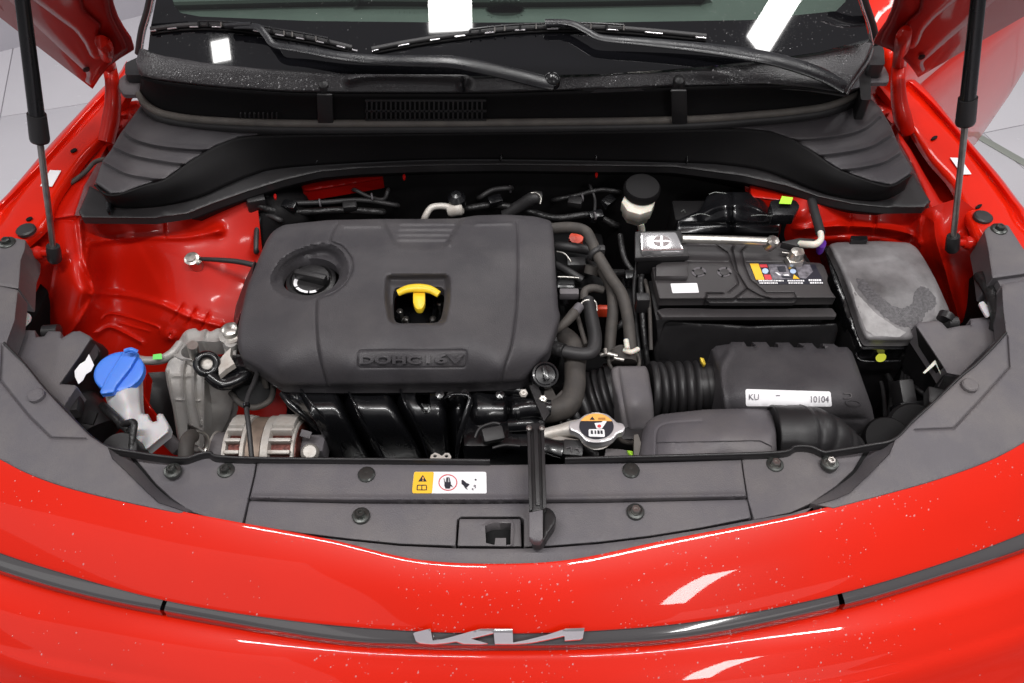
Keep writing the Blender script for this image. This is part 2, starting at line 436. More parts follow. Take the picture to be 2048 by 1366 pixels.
M['cowl'] = mat('wet_cowl_plastic', (.034, .032, .034), .32, spec=.55, bump=.9, bscale=420, var=.14, vscale=30, rvar=.12, bdist=.0010)
M['frit'] = mat('black_glass_border', (.004, .004, .005), .04, coat=.4, coatr=.01)
M['floor'] = None
M['wall'] = mat('grey_wall_paint', (.46, .45, .49), .6, var=.03)
M['paint_shade'] = mat('shaded_inner_paint', (.26, .003, .002), .4, spec=.2, coat=.4, coatr=.08, var=.06, vscale=8, bump=.08, bscale=26, bdist=.002)  # inner-panel red with shade put into the colour; also on crossmember and plugs
M['amber'] = mat('small_yellow_clip', (.7, .5, .05), .3, metal=.4)
M['orange'] = mat('red_orange_plastic', (.7, .06, .02), .4)
M['drop'] = mat('water', (1, 1, 1), .02, trans=1.0, ior=1.36)
M['dash'] = mat('dashboard_grey', (.055, .07, .062), .6, var=.1)
M['tape'] = mat('wrinkled_black_tape', (.012, .0115, .012), .42, bump=1.0, bscale=90, bdist=.003, var=.3)

# dusty fuse box lid: grey bloom with a darker wiped patch
def dusty():
    m = mat('dusty_black_plastic', (.2, .2, .2), .42, bump=.5, bscale=500, rvar=.1)
    t = m.node_tree; b = t.nodes['Principled BSDF']; N = t.nodes.new; L = t.links.new
    tc = N('ShaderNodeTexCoord'); n = N('ShaderNodeTexNoise'); n.inputs['Scale'].default_value = 14; n.inputs['Detail'].default_value = 8; n.inputs['Roughness'].default_value = .6
    L(tc.outputs['Object'], n.inputs['Vector'])
    r = N('ShaderNodeValToRGB'); r.color_ramp.elements[0].position = .30; r.color_ramp.elements[0].color = (.075, .07, .072, 1)
    r.color_ramp.elements[1].position = .70; r.color_ramp.elements[1].color = (.24, .23, .235, 1)
    L(n.outputs[0], r.inputs[0]); L(r.outputs[0], b.inputs['Base Color']); return m
M['dusty'] = dusty()
M['wiped'] = mat('wiped_speckled_plastic', (.085, .08, .085), .38, bump=1.0, bscale=520, var=.35, vscale=260, bdist=.001)

def glassm():
    m = bpy.data.materials.new('windscreen_glass'); m.use_nodes = True; t = m.node_tree; t.nodes.clear(); N = t.nodes.new; L = t.links.new
    o = N('ShaderNodeOutputMaterial'); mx = N('ShaderNodeMixShader'); tr = N('ShaderNodeBsdfTransparent'); g = N('ShaderNodeBsdfGlossy'); f = N('ShaderNodeFresnel')
    tr.inputs[0].default_value = (.66, .80, .72, 1); g.inputs['Roughness'].default_value = .0; g.inputs[0].default_value = (1, 1, 1, 1); f.inputs[0].default_value = 1.6
    L(f.outputs[0], mx.inputs[0]); L(tr.outputs[0], mx.inputs[1]); L(g.outputs[0], mx.inputs[2]); L(mx.outputs[0], o.inputs[0]); return m
M['glass'] = glassm()
def floorm():
    m = mat('pale_floor_tiles', (.62, .605, .64), .22, spec=.5, var=.05, vscale=2.0, rvar=.06); t = m.node_tree; b = t.nodes['Principled BSDF']
    return m
M['floor'] = floorm()
M['joint'] = mat('dark_floor_joint', (.34, .33, .35), .7)
M['strip'] = mat('floor_trim_strip', (.36, .38, .34), .4, metal=.3)
M['black2'] = mat('battery_plastic', (.040, .036, .038), .48, bump=.3, bscale=1400, var=.08, dirt=(.08, .075, .07), dirt_amt=.25)
M['alucap'] = mat('satin_aluminium_cap', (.72, .70, .71), .35, metal=.6, var=.04)
M['foil'] = mat('polished_metal_foil', (.80, .79, .80), .14, metal=.85)
M['pale'] = mat('pale_highlight_streak', (.30, .29, .29), .4, var=.25, vscale=60, bump=.4, bscale=400)

def dropm():
    m = bpy.data.materials.new('rain_water'); m.use_nodes = True; t = m.node_tree; b = t.nodes['Principled BSDF']; N = t.nodes.new; L = t.links.new
    mx = N('ShaderNodeMixShader'); tr = N('ShaderNodeBsdfTransparent'); mx.inputs[0].default_value = .26
    b.inputs['Base Color'].default_value = (.75, .74, .75, 1); b.inputs['Roughness'].default_value = .12; b.inputs['Coat Weight'].default_value = 1  # pale base stands in for the bright glints of the drops
    L(tr.outputs[0], mx.inputs[1]); L(b.outputs[0], mx.inputs[2]); L(mx.outputs[0], t.nodes['Material Output'].inputs[0]); return m
M['drop'] = dropm()
M['wet'] = mat('wet_black_wiper', (.012, .012, .014), .3, spec=.5, bump=.35, bscale=500, bdist=.0006, rvar=.1)
# ================================================================== floor and wall
FL = -0.90
def plane(name, c, sx_, sy_, mat, parent=None, rz=0.0, lift=0.0):
    a, b = sx_/2, sy_/2; co, si = math.cos(rz), math.sin(rz)
    vs = [(c[0]+x*co-y*si, c[1]+x*si+y*co, c[2]+lift) for x, y in ((-a, -b), (a, -b), (a, b), (-a, b))]
    return mesh(name, vs, [(0, 1, 2, 3)], mat, parent, smooth=False)
ft = bpy.data.objects.new('floor', None); COL.objects.link(ft); ft['kind'] = 'structure'; ft.location = (0, 0, FL)
plane('floor_slab', (0, 0, FL-.012), 14, 14, M['joint'], ft)
# tiles laid at the angle seen left of the car; joints are real gaps
def tiles():
    a0 = P(0, 234, FL); a1 = P(165, 208, FL); d = (a1-a0); ang = math.atan2(d.y, d.x)
    co, si = math.cos(ang), math.sin(ang); S = 1.15; g = .004; base = None
    for i in range(-6, 6):
        for j in range(-5, 6):
            cx, cy = (i+.5)*S, (j+.5)*S
            x, y = a0.x+cx*co-cy*si, a0.y+cx*si+cy*co
            if abs(x) > 6.5 or abs(y) > 6.5: continue
            h = S/2-g/2
            if base is None:
                o = box('tile', (0, 0, -.006), (S-g, S-g, .012), M['floor'], None, bevel=.0015); base = o.data
            else:
                o = bpy.data.objects.new('tile', base); COL.objects.link(o)
            o.parent = ft; o.location = (x, y, 0); o.rotation_euler = (0, 0, ang)
tiles()
wl = mesh('wall_panel', [tuple(P(-40, 96, FL)+Vector((-.35, -.3, 0))), tuple(P(350, -10, FL)+Vector((.8, .36, 0))), tuple(P(350, -10, FL)+Vector((.8, .36, 1.1))), tuple(P(-40, 96, FL)+Vector((-.35, -.3, 1.1)))], [(0, 1, 2, 3)], M['wall'], None, smooth=False)
wl.name = 'wall'; wl['kind'] = 'structure'
a, b = P(-40, 100, FL), P(350, -6, FL)
solid('skirting', [a+(a-b)*1, b+(b-a)*1, b+(b-a)*1+Vector((0, .02, 0)), a+(a-b)*1+Vector((0, .02, 0))], .03, M['sw'], wl, .002, (0, 0, 1))
ts = solid('floor_trim', [P(1930, 262, FL+.004), P(2200, 420, FL+.004), P(2208, 408, FL+.004), P(1936, 254, FL+.004)], .003, M['strip'], None, .001)
tag(ts, 'narrow grey trim strip across the pale floor right of the car', 'trim strip')

# ================================================================== the car body
car = empty('car', 'red car body around the engine bay with raised bonnet and open right door', 'car', loc=(0, .8, FL))
pt = M['paint']
# --- nose
A = [(-160, 830, 0), (-60, 893, 0), (0, 922, 0), (60, 952, 0), (150, 983, 0), (300, 1018, 0), (480, 1053, -.002), (650, 1083, -.004), (720, 1098, -.006), (780, 1120, -.010), (850, 1131, -.012),
     (1000, 1135, -.012), (1130, 1131, -.012), (1200, 1117, -.010), (1300, 1093, -.007), (1450, 1065, -.004), (1600, 1036, -.002), (1800, 984, 0), (1900, 954, 0), (1980, 924, 0), (2048, 888, 0), (2120, 840, 0), (2230, 770, 0)]
B = [(-190, 1000, -.04), (-90, 1062, -.045), (0, 1100, -.047), (100, 1132, -.047), (330, 1195, -.047), (600, 1237, -.047), (830, 1257, -.047), (1000, 1262, -.047), (1170, 1257, -.047), (1400, 1236, -.047), (1680, 1181, -.047),
     (1900, 1115, -.047), (2048, 1060, -.047), (2130, 1020, -.045), (2260, 940, -.04)]
Cc = [(-190, 1065, -.079), (-90, 1117, -.081), (0, 1157, -.081), (150, 1202, -.081), (320, 1239, -.081), (650, 1295, -.081), (830, 1307, -.081), (1000, 1310, -.081), (1200, 1306, -.081), (1400, 1288, -.081), (1690, 1227, -.081),
      (1900, 1163, -.081), (2048, 1113, -.081), (2130, 1075, -.079), (2260, 1005, -.07)]
Dd = [(-190, 1110, -.082), (-90, 1165, -.085), (0, 1213, -.085), (150, 1245, -.085), (400, 1293, -.085), (650, 1322, -.085), (1000, 1334, -.085), (1300, 1326, -.085), (1600, 1288, -.085), (1800, 1246, -.085), (2048, 1170, -.085), (2130, 1130, -.085), (2260, 1060, -.08)]
def off(c, dy, z): return [(x, y+dy, z) for x, y, *_ in c]
A3 = PL(A); B3 = PL(B)
mid = [tuple(Vector(a)*.5+Vector(b)*.5+Vector((0, 0, .0055))) for a, b in zip(resamp(cat(A3, 8), 40), resamp(cat(B3, 8), 40))]
edge_in = [tuple(Vector(a)+Vector((0, .004, -.003))) for a in A3]
edge_dn = [tuple(Vector(a)+Vector((0, .005, -.02))) for a in A3]
bend = [tuple(Vector(a)+Vector((0, .0015, -.0045))) for a in B3]
bend2 = [tuple(Vector(a)+Vector((0, .012, -.007))) for a in B3]
up_b = loft('bumper_top', [edge_dn, edge_in, A3, mid, B3, bend, bend2], pt, car, nu=260, sub=8, fair=70)
D3 = PL(Dd); C3 = PL(Cc)
cin = [tuple(Vector(c)+Vector((0, .012, -.004))) for c in C3]
D2 = PL(off(Dd, 32, -.0925)); E0 = PL(off(Dd, 75, -.106)); E3 = PL(off(Dd, 135, -.130)); F3 = [tuple(Vector(e)+Vector((0, -.055, -.10))) for e in E3]; G3 = [tuple(Vector(e)+Vector((0, -.045, -.33))) for e in E3]
lo_b = loft('bumper_front', [cin, C3, D3, D2, E0, E3, F3, G3], pt, car, nu=260, sub=8, fair=70)
# --- glossy dark strip across the nose, in three lengths
def strip(x0, x1):
    def cut(c, dz=0, dy=0):
        q = cat(PL(c), 60); pp = cat([(x, y) for x, y, z in c], 60); k = (pp[:, 0] >= x0) & (pp[:, 0] <= x1)
        return [tuple(Vector(v)+Vector((0, dy, dz))) for v in q[k]]
    b, c = cut(B, -.004, .006), cut(Cc, -.003, .006)
    nb = resamp(b, 40); nc = resamp(c, 40)
    m1 = [tuple(Vector((p[0]*.35+q[0]*.65, q[1]-.0005, p[2]*.62+q[2]*.38+.003))) for p, q in zip(nb, nc)]
    m2 = [tuple(Vector((q[0], q[1]-.0005, p[2]*.30+q[2]*.70))) for p, q in zip(nb, nc)]
    bk = [tuple(Vector(p)+Vector((0, .02, 0))) for p in nb]; ck = [tuple(Vector(p)+Vector((0, .015, -.01))) for p in nc]
    return loft('nose_trim', [bk, nb, m1, m2, nc, ck], M['grill'], car, nu=90, sub=5)
for x0, x1 in ((-190, 326), (332, 1676), (1684, 2270)): strip(x0, x1)
# the lettering of the badge stands on the middle strip
def stripz(px, py):
    bb = cat([(x, y) for x, y, z in B], 8); cc = cat([(x, y) for x, y, z in Cc], 8)
    yb = np.interp(px, bb[:, 0], bb[:, 1]); yc = np.interp(px, cc[:, 0], cc[:, 1])
    t = np.clip((py-yb)/(yc-yb), 0, 1)
    return -.0475-.034*t+.004
E1 = lambda pts: [(800+x/5.12, 1230+y/5.12) for x, y in pts]
emb = empty('badge', '', ''); del emb['label']; del emb['category']; emb.parent = car; emb.location = -car.location
e_ = [[(135, 190), (150, 178), (310, 140), (335, 262), (430, 250), (560, 215), (700, 175), (830, 140), (960, 140), (955, 185), (725, 243), (900, 292), (820, 300), (640, 295), (575, 270), (460, 290), (330, 300), (200, 290), (160, 262)],
      [(955, 140), (1152, 140), (1158, 282), (1300, 255), (1500, 205), (1700, 140), (1890, 132), (1872, 235), (1850, 250), (1688, 262), (1685, 212), (1500, 255), (1340, 285), (1180, 300), (972, 298)]]
for q in e_: decal('letter', E1(q), stripz, M['chrome'], emb, lift=.0055, step=3, thick=.0025)
# --- fenders: lofted from the inner flange over the ridge to the outer side
def P3(l): return [tuple(P(*q)) for q in l]
Lf = dict(
 inner=[(-60, 560, -.012), (52, 474, -.006), (92, 434, -.004), (107, 392, -.002), (140, 342, .0), (170, 302, .004), (208, 262, .012), (236, 214, .03), (262, 170, .06)],
 flange=[(-90, 540, .0), (0, 464, .0), (30, 422, .002), (62, 372, .003), (110, 316, .005), (160, 264, .008), (198, 222, .014), (228, 184, .03), (256, 142, .06)],
 groove=[(-120, 540, -.008), (-20, 452, -.008), (25, 402, -.006), (82, 345, -.005), (130, 292, -.003), (174, 242, .002), (210, 200, .010), (232, 172, .028), (254, 134, .058)],
 ridge=[(-160, 540, .006), (-50, 446, .006), (8, 402, .006), (72, 333, .007), (120, 280, .009), (164, 230, .014), (205, 188, .022), (232, 160, .035), (254, 128, .062)],
 outer=[(-200, 540, -.01), (-70, 455, -.01), (0, 404, -.008), (80, 313, -.006), (118, 270, -.004), (157, 228, .002), (208, 173, .012), (236, 150, .03), (254, 122, .058)])
Rf = dict(
 inner=[(2110, 570, -.012), (1977, 486, -.006), (1946, 441, -.004), (1925, 392, -.002), (1905, 355, .0), (1864, 308, .004), (1823, 246, .012), (1790, 205, .03), (1758, 165, .06)],
 flange=[(2150, 560, .0), (2035, 462, .0), (2006, 420, .002), (1975, 374, .003), (1936, 318, .005), (1890, 262, .008), (1842, 212, .014), (1800, 170, .03), (1764, 140, .06)],
 groove=[(2180, 560, -.008), (2050, 462, -.008), (2018, 410, -.006), (1985, 362, -.005), (1940, 308, -.003), (1895, 252, .002), (1852, 203, .010), (1806, 160, .028), (1768, 132, .058)],
 ridge=[(2220, 560, .006), (2080, 462, .006), (2036, 412, .006), (1992, 355, .007), (1945, 297, .009), (1902, 246, .014), (1856, 195, .022), (1810, 154, .035), (1768, 126, .062)],
 outer=[(2260, 560, -.01), (2110, 480, -.01), (2048, 416, -.008), (1997, 350, -.006), (1945, 290, -.004), (1909, 248, .002), (1856, 184, .012), (1812, 146, .03), (1770, 120, .058)])
for s, dct in ((-1, Lf), (1, Rf)):
    c = {k: P3(v) for k, v in dct.items()}
    indn = [tuple(Vector(v)+Vector((-s*.001, 0, -.018))) for v in c['inner']]
    o1 = [tuple(Vector(v)+Vector((s*.012, 0, -.03))) for v in c['outer']]
    o2 = [tuple(Vector(v)+Vector((s*.05, 0, -.22))) for v in c['outer']]
    o3 = [tuple(Vector(v)+Vector((s*.03, 0, -.55))) for v in c['outer']]
    flo = loft('fender', [indn, c['inner'], c['flange'], c['groove'], c['ridge'], c['outer'], o1, o2, o3], pt, car, nu=110, sub=5)
    gx = P(62, 452, .003) if s < 0 else P(1966, 433, .003)
    # rubber bump stop, factory tag, stamped slots
fnd = [o for o in car.children if o.name.startswith('fender')]
lathe('rubber_plug', [(.0145, -.003), (.0145, .0015), (.012, .0035), (0.0, .004)], P(52, 460, .001), (0, 0, 1), M['rubberd'], car, n=28)
lathe('rubber_plug', [(.0145, -.003), (.0145, .0015), (.012, .0035), (0.0, .004)], P(1966, 434, .001), (0, 0, 1), M['rubberd'], car, n=28)
zl = tps([(92, 434, -.004), (170, 302, .004), (30, 422, .002), (110, 316, .005), (140, 342, .0), (62, 372, .003)])
zr = tps([(1946, 441, -.004), (1864, 308, .004), (2006, 420, .002), (1936, 318, .005), (1905, 355, .0), (1975, 374, .003)])
decal('sticker', [(100, 340), (122, 341), (104, 373), (80, 372)], lambda x, y: zl(x, y)+.0035, M['sw'], car)
decal('sticker', [(1900, 315), (1921, 316), (1943, 348), (1924, 349)], lambda x, y: zr(x, y)+.0035, M['sw'], car)
for q, zz in (((147, 300), zl), ((58, 437), zl), ((1869, 275), zr), ((1958, 412), zr)):
    z0 = float(zz(np.array([q[0]]), np.array([q[1]]))[0])+.004
    prism('stamped_slot', ell(q[0], q[1], 7, 3, -25, 14), z0, .002, M['dark'], car, 0)

# --- inner wings, stamped sheet metal
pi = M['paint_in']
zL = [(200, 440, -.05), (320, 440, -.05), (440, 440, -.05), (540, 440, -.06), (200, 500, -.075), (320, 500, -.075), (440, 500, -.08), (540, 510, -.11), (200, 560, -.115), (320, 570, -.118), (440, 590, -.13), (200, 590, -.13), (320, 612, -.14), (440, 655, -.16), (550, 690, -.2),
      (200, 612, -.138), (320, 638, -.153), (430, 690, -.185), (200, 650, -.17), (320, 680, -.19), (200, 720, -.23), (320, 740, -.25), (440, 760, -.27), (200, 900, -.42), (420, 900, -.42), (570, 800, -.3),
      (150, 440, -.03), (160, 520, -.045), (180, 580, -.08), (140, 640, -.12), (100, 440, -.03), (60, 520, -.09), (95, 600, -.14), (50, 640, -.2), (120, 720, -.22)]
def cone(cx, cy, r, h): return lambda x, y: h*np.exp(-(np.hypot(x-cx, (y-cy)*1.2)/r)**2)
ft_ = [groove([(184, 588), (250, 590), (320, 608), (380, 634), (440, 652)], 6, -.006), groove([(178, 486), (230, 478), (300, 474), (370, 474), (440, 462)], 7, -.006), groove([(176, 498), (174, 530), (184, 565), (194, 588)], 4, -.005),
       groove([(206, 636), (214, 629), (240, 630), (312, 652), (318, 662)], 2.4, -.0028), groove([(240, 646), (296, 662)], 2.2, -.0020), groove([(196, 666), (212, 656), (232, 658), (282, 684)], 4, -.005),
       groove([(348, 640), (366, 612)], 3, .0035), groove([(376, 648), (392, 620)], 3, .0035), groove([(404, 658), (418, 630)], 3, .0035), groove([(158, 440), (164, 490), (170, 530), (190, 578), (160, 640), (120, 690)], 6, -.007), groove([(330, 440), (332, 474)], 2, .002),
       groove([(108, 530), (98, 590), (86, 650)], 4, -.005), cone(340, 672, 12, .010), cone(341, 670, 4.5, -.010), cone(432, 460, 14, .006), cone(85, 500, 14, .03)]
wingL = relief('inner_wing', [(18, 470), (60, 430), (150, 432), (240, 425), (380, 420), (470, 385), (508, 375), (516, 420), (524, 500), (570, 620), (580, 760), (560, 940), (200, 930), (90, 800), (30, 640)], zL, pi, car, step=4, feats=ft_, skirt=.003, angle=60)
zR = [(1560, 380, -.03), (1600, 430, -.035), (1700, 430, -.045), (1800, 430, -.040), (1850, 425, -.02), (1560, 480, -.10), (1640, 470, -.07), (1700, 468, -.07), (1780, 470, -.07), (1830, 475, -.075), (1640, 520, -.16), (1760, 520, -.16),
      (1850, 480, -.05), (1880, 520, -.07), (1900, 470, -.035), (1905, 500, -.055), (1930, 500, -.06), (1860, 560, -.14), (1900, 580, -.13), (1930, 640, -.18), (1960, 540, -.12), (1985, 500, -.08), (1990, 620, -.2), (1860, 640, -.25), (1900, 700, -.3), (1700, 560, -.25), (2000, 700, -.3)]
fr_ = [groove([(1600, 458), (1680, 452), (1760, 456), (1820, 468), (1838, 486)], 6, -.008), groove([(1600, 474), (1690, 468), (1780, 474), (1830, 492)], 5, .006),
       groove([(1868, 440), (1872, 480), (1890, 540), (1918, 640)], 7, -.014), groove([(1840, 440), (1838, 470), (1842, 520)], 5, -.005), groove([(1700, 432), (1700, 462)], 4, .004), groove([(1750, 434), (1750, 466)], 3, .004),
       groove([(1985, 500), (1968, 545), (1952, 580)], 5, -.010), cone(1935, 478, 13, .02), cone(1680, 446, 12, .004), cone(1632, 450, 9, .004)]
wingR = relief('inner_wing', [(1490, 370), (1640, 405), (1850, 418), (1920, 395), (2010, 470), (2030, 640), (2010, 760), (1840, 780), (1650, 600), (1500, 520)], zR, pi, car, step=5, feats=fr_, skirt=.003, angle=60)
# beams between the wing and the fender flange
relief('wing_beam', [(1796, 262), (1822, 300), (1850, 350), (1880, 400), (1905, 418), (1860, 425), (1845, 380), (1822, 330), (1796, 285)], [(1796, 262, .012), (1880, 400, -.014), (1905, 418, -.02), (1820, 330, .0), (1850, 400, -.01)], pi, car, step=5, edge=10, roll=.008, skirt=.02)
relief('wing_beam', [(250, 205), (232, 262), (206, 310), (170, 372), (150, 432), (100, 440), (118, 392), (150, 356), (196, 300), (225, 240)], [(250, 205, .012), (206, 310, -.008), (150, 432, -.014), (100, 440, -.02), (196, 300, -.012), (150, 356, -.02)], pi, car, step=5, edge=8, roll=.006, skirt=.02)
relief('wing_pocket', [(90, 440), (105, 385), (170, 300), (225, 250), (240, 255), (205, 320), (160, 400), (140, 450)], [(90, 440, -.05), (170, 300, -.045), (240, 255, -.03), (140, 450, -.05), (205, 320, -.045)], pi, car, step=8, skirt=.002)
relief('wing_pocket', [(1940, 450), (1905, 360), (1860, 305), (1800, 240), (1785, 255), (1830, 330), (1870, 410), (1890, 460)], [(1940, 450, -.06), (1860, 305, -.045), (1785, 255, -.03), (1890, 460, -.06), (1830, 330, -.045)], pi, car, step=8, skirt=.002)

# --- the raised bonnet: a tilted panel whose lower corners show
HA = R(57); hx0, hy0, hz0 = .728, 1.22, .06
hf = lambda x, y: hz0+(hy0-y)*math.tan(HA)
zh = surfz(hf); nrm = np.array((0, math.sin(HA), math.cos(HA)))
def HP(x, s, o=0.0): return Vector((x, hy0-s*math.cos(HA), hz0+s*math.sin(HA)))+Vector(nrm)*o
def Pz(px, py, zf): return P(px, py, float(zf(np.array([px]), np.array([py]))[0]))
rear = [(185, 183), (200, 160), (218, 138), (240, 122), (268, 105), (262, 86), (248, 66), (236, 45), (228, 22), (224, 0)]
lp = [Pz(x, y, zh) for x, y in rear]; rearR = [(1836, 160), (1820, 135), (1800, 118), (1780, 105), (1748, 92), (1757, 76), (1772, 55), (1782, 34), (1788, 12), (1790, -8)]
rpp = [Pz(x, y, zh) for x, y in rearR]
topL = [HP(-.50, .33), HP(-.40, .37), HP(-.2, .40), HP(0, .41), HP(.2, .40), HP(.40, .37), HP(.50, .33)]
sideL = [HP(-.55, 1.02), HP(-.66, .9), HP(-.725, .5), HP(-.738, .25)]
sideR = [HP(.738, .25), HP(.725, .5), HP(.66, .9), HP(.55, 1.02)]
ring = lp+topL+list(reversed(rpp))+sideR+[HP(0, 1.08)]+sideL
hood = solid('bonnet', [tuple(v+Vector(nrm)*.004) for v in ring], .006, M['paint_shade'], car, .001, tuple(nrm), angle=30)
hin = M['paint_shade']
def hrel(name, out, o_, th, mt, **k): return relief(name, out, surfz(lambda x, y: hf(x, y), o_), mt, hood, skirt=tuple(nrm*th), **k)
ho = Vector(car.location)
L1 = [(185, 174), (150, 150), (100, 104), (40, 52), (-120, -70), (218, -70), (220, 0), (224, 26), (234, 50), (248, 74), (258, 100), (236, 116), (206, 142)]
R1 = [(1836, 152), (1870, 128), (1915, 92), (1975, 42), (2150, -90), (1800, -90), (1795, 0), (1788, 22), (1778, 44), (1764, 68), (1758, 88), (1784, 98), (1815, 126)]
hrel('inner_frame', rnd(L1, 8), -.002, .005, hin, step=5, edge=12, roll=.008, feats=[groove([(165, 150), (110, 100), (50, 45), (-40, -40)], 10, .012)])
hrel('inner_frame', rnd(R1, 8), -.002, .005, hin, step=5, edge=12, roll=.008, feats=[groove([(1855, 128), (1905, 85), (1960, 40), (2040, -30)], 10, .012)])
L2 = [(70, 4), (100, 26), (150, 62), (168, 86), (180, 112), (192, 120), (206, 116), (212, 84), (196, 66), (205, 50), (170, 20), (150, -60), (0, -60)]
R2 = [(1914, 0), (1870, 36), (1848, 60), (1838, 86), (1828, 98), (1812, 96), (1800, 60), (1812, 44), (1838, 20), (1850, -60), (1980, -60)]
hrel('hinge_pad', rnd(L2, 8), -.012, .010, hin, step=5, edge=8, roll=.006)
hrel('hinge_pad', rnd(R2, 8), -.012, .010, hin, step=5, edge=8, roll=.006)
for q in ((172, 138), (1844, 113)):
    prism('drain_hole', ell(q[0], q[1], 7, 4, -15, 16), surfz(hf, -.006), .002, M['dark'], hood, 0)
# --- hinges, arm and foot
def hinge(pts, foot, bolt):
    h = empty('bonnet_hinge', '', ''); del h['label']; del h['category']; h.parent = car; h.location = -car.location
    w3 = [Pz(*pts[0], surfz(hf, -.02)), Pz(*pts[1], surfz(hf, -.028))]+[P(*q) for q in pts[2:]]
    sweep('arm', w3, [.009, .0125, .013, .0125, .014, .016, .014], pi, h, n=16, flat=.9, up=(1, 0, 0))
    relief('foot', rnd(foot[0], 6), foot[1], pi, h, step=5, edge=7, roll=.006, skirt=.03)
    p = Pz(*bolt, surfz(hf, -.036)); lathe('bolt', [(.007, -.004), (.008, 0), (.006, .003), (0, .0045)], p, (0, -.85, -.3), pi, h, n=20)
hinge([(200, 82), (210, 92), (216, 125, .115), (224, 160, .085), (226, 200, .055), (222, 240, .030), (212, 285, .005)], ([(205, 240), (240, 205), (278, 200), (283, 215), (262, 250), (235, 290), (210, 296)], [(205, 240, .01), (278, 200, .03), (210, 296, -.005), (262, 250, .012)]), (211, 93))
hinge([(1812, 60), (1806, 78), (1800, 120, .115), (1796, 160, .085), (1798, 200, .055), (1805, 235, .030), (1815, 262, .005)], ([(1742, 188), (1770, 185), (1800, 205), (1822, 240), (1826, 268), (1800, 268), (1782, 250), (1758, 225)], [(1742, 188, .03), (1826, 268, -.005), (1800, 205, .02), (1782, 250, .008)]), (1803, 72))
for k, (x, y) in enumerate([(258, 212), (246, 226), (266, 224), (236, 248), (1762, 206), (1775, 222), (1766, 226), (1790, 246)]):
    prism('hinge_bolt', ell(x, y, 6, 5, 0, 12), .022 if y < 230 else .012, .01, pi, car, .002)
# --- firewall and dark floor of the bay
box('firewall', (0, 1.14, -.28), (1.24, .03, .50), M['blackm'], car, bevel=.004)
box('bay_floor', (0, .78, -.62), (1.62, 1.0, .02), M['dark'], car, bevel=0)
for sx_ in (-1, 1): box('bay_side', (sx_*.78, .72, -.37), (.02, .85, .50), M['dark'], car, bevel=0)
box('radiator', (0, .452, -.26), (.86, .03, .44), M['dark'], car, bevel=.003)
relief('crossmember', [(602, 372), (606, 366), (760, 346), (768, 350), (766, 358), (618, 383), (606, 382)], [(602, 372, -.045), (760, 346, -.045), (618, 383, -.049), (766, 358, -.049)], M['paint_shade'], car, step=4, edge=5, roll=.004, skirt=.02)  # darkened red stands in for the shadow on this bar
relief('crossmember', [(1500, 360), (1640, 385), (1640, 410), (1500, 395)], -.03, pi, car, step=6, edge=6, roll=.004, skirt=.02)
# --- open right door, swung wide: its trailing edge stands upright against the floor
ph = R(45.5); d0 = Vector((.655, 1.27, 0)); dv = Vector((math.cos(ph), math.sin(ph), 0)); dn = Vector((math.sin(ph), -math.cos(ph), 0)); DL = 1.06
def door():
    prof = [(-.66, -.03), (-.62, -.004), (-.45, .016), (-.25, .026), (-.12, .022), (-.03, .018), (-.012, .008), (.004, .016), (.05, .010), (.09, .0), (.10, -.02)]
    vs, fs = [], []; n = 24; m = len(prof)
    for i in range(n):
        t = i/(n-1)
        for z, o in prof: vs.append(d0+dv*(DL*t)+dn*o*(1-.3*abs(t-.5))+Vector((0, 0, z)))
    for i in range(n-1):
        for k in range(m-1): fs.append((i*m+k, i*m+k+1, (i+1)*m+k+1, (i+1)*m+k))
    o = mesh('open_door', vs, fs, pt, car, angle=50)
    md = o.modifiers.new('thickness', 'SOLIDIFY'); md.thickness = .04; md.offset = 0
    b = [d0+dv*.10+Vector((0, 0, .10)), d0+dv*DL+Vector((0, 0, .10)), d0+dv*DL+Vector((0, 0, .42)), d0+dv*.55+Vector((0, 0, .42))]
    solid('window_frame', b, .02, M['gloss'], o, .003, tuple(-dn))
door()
relief('pillar_foot', [(1722, -60), (1733, 10), (1752, 66), (1764, 112), (1800, 146), (1812, 100), (1800, 50), (1806, -60)], [(1722, -60, .16), (1752, 66, .10), (1764, 112, .07), (1800, 146, .06), (1806, -60, .15), (1812, 100, .07)], pt, car, step=8, skirt=.05)
# ================================================================== windscreen, cowl, wipers
ybase = lambda x: 1.128+.19*x*x+.02*np.abs(x)**3
gf = lambda x, y: .150+.56*(y-ybase(x))
zg = surfz(gf)
gl = [(296, 102), (330, 112), (400, 126), (520, 139), (700, 150), (1000, 152), (1200, 148), (1330, 140), (1500, 124), (1640, 104), (1738, 78), (1730, 40), (1716, 0), (1700, -40), (330, -40), (312, 0), (302, 50)]
ws = relief('windscreen', gl, zg, M['glass'], None, step=9, skirt=.004)
tag(ws, 'wet windscreen with a black printed border, behind the wiper arms', 'windscreen')
fr_o = [(x, y) for x, y in gl]
hole = rnd([(346, -60), (345, 2), (352, 22), (380, 30), (620, 44), (900, 46), (1200, 46), (1500, 42), (1690, 22), (1700, -60)], 14)
fo = [(296, 102), (330, 112), (400, 126), (520, 139), (700, 150), (1000, 152), (1200, 148), (1330, 140), (1500, 124), (1640, 104), (1738, 78), (1730, 40), (1716, 0), (1706, -30), (1690, 4), (1672, 22), (1500, 40), (1200, 45), (900, 45), (620, 42), (400, 33), (362, 26), (349, 14), (344, -6), (344, -30), (322, -30), (312, 0), (302, 50)]
relief('printed_border', fo, surfz(gf, .0012), M['frit'], ws, step=7, skirt=.001)
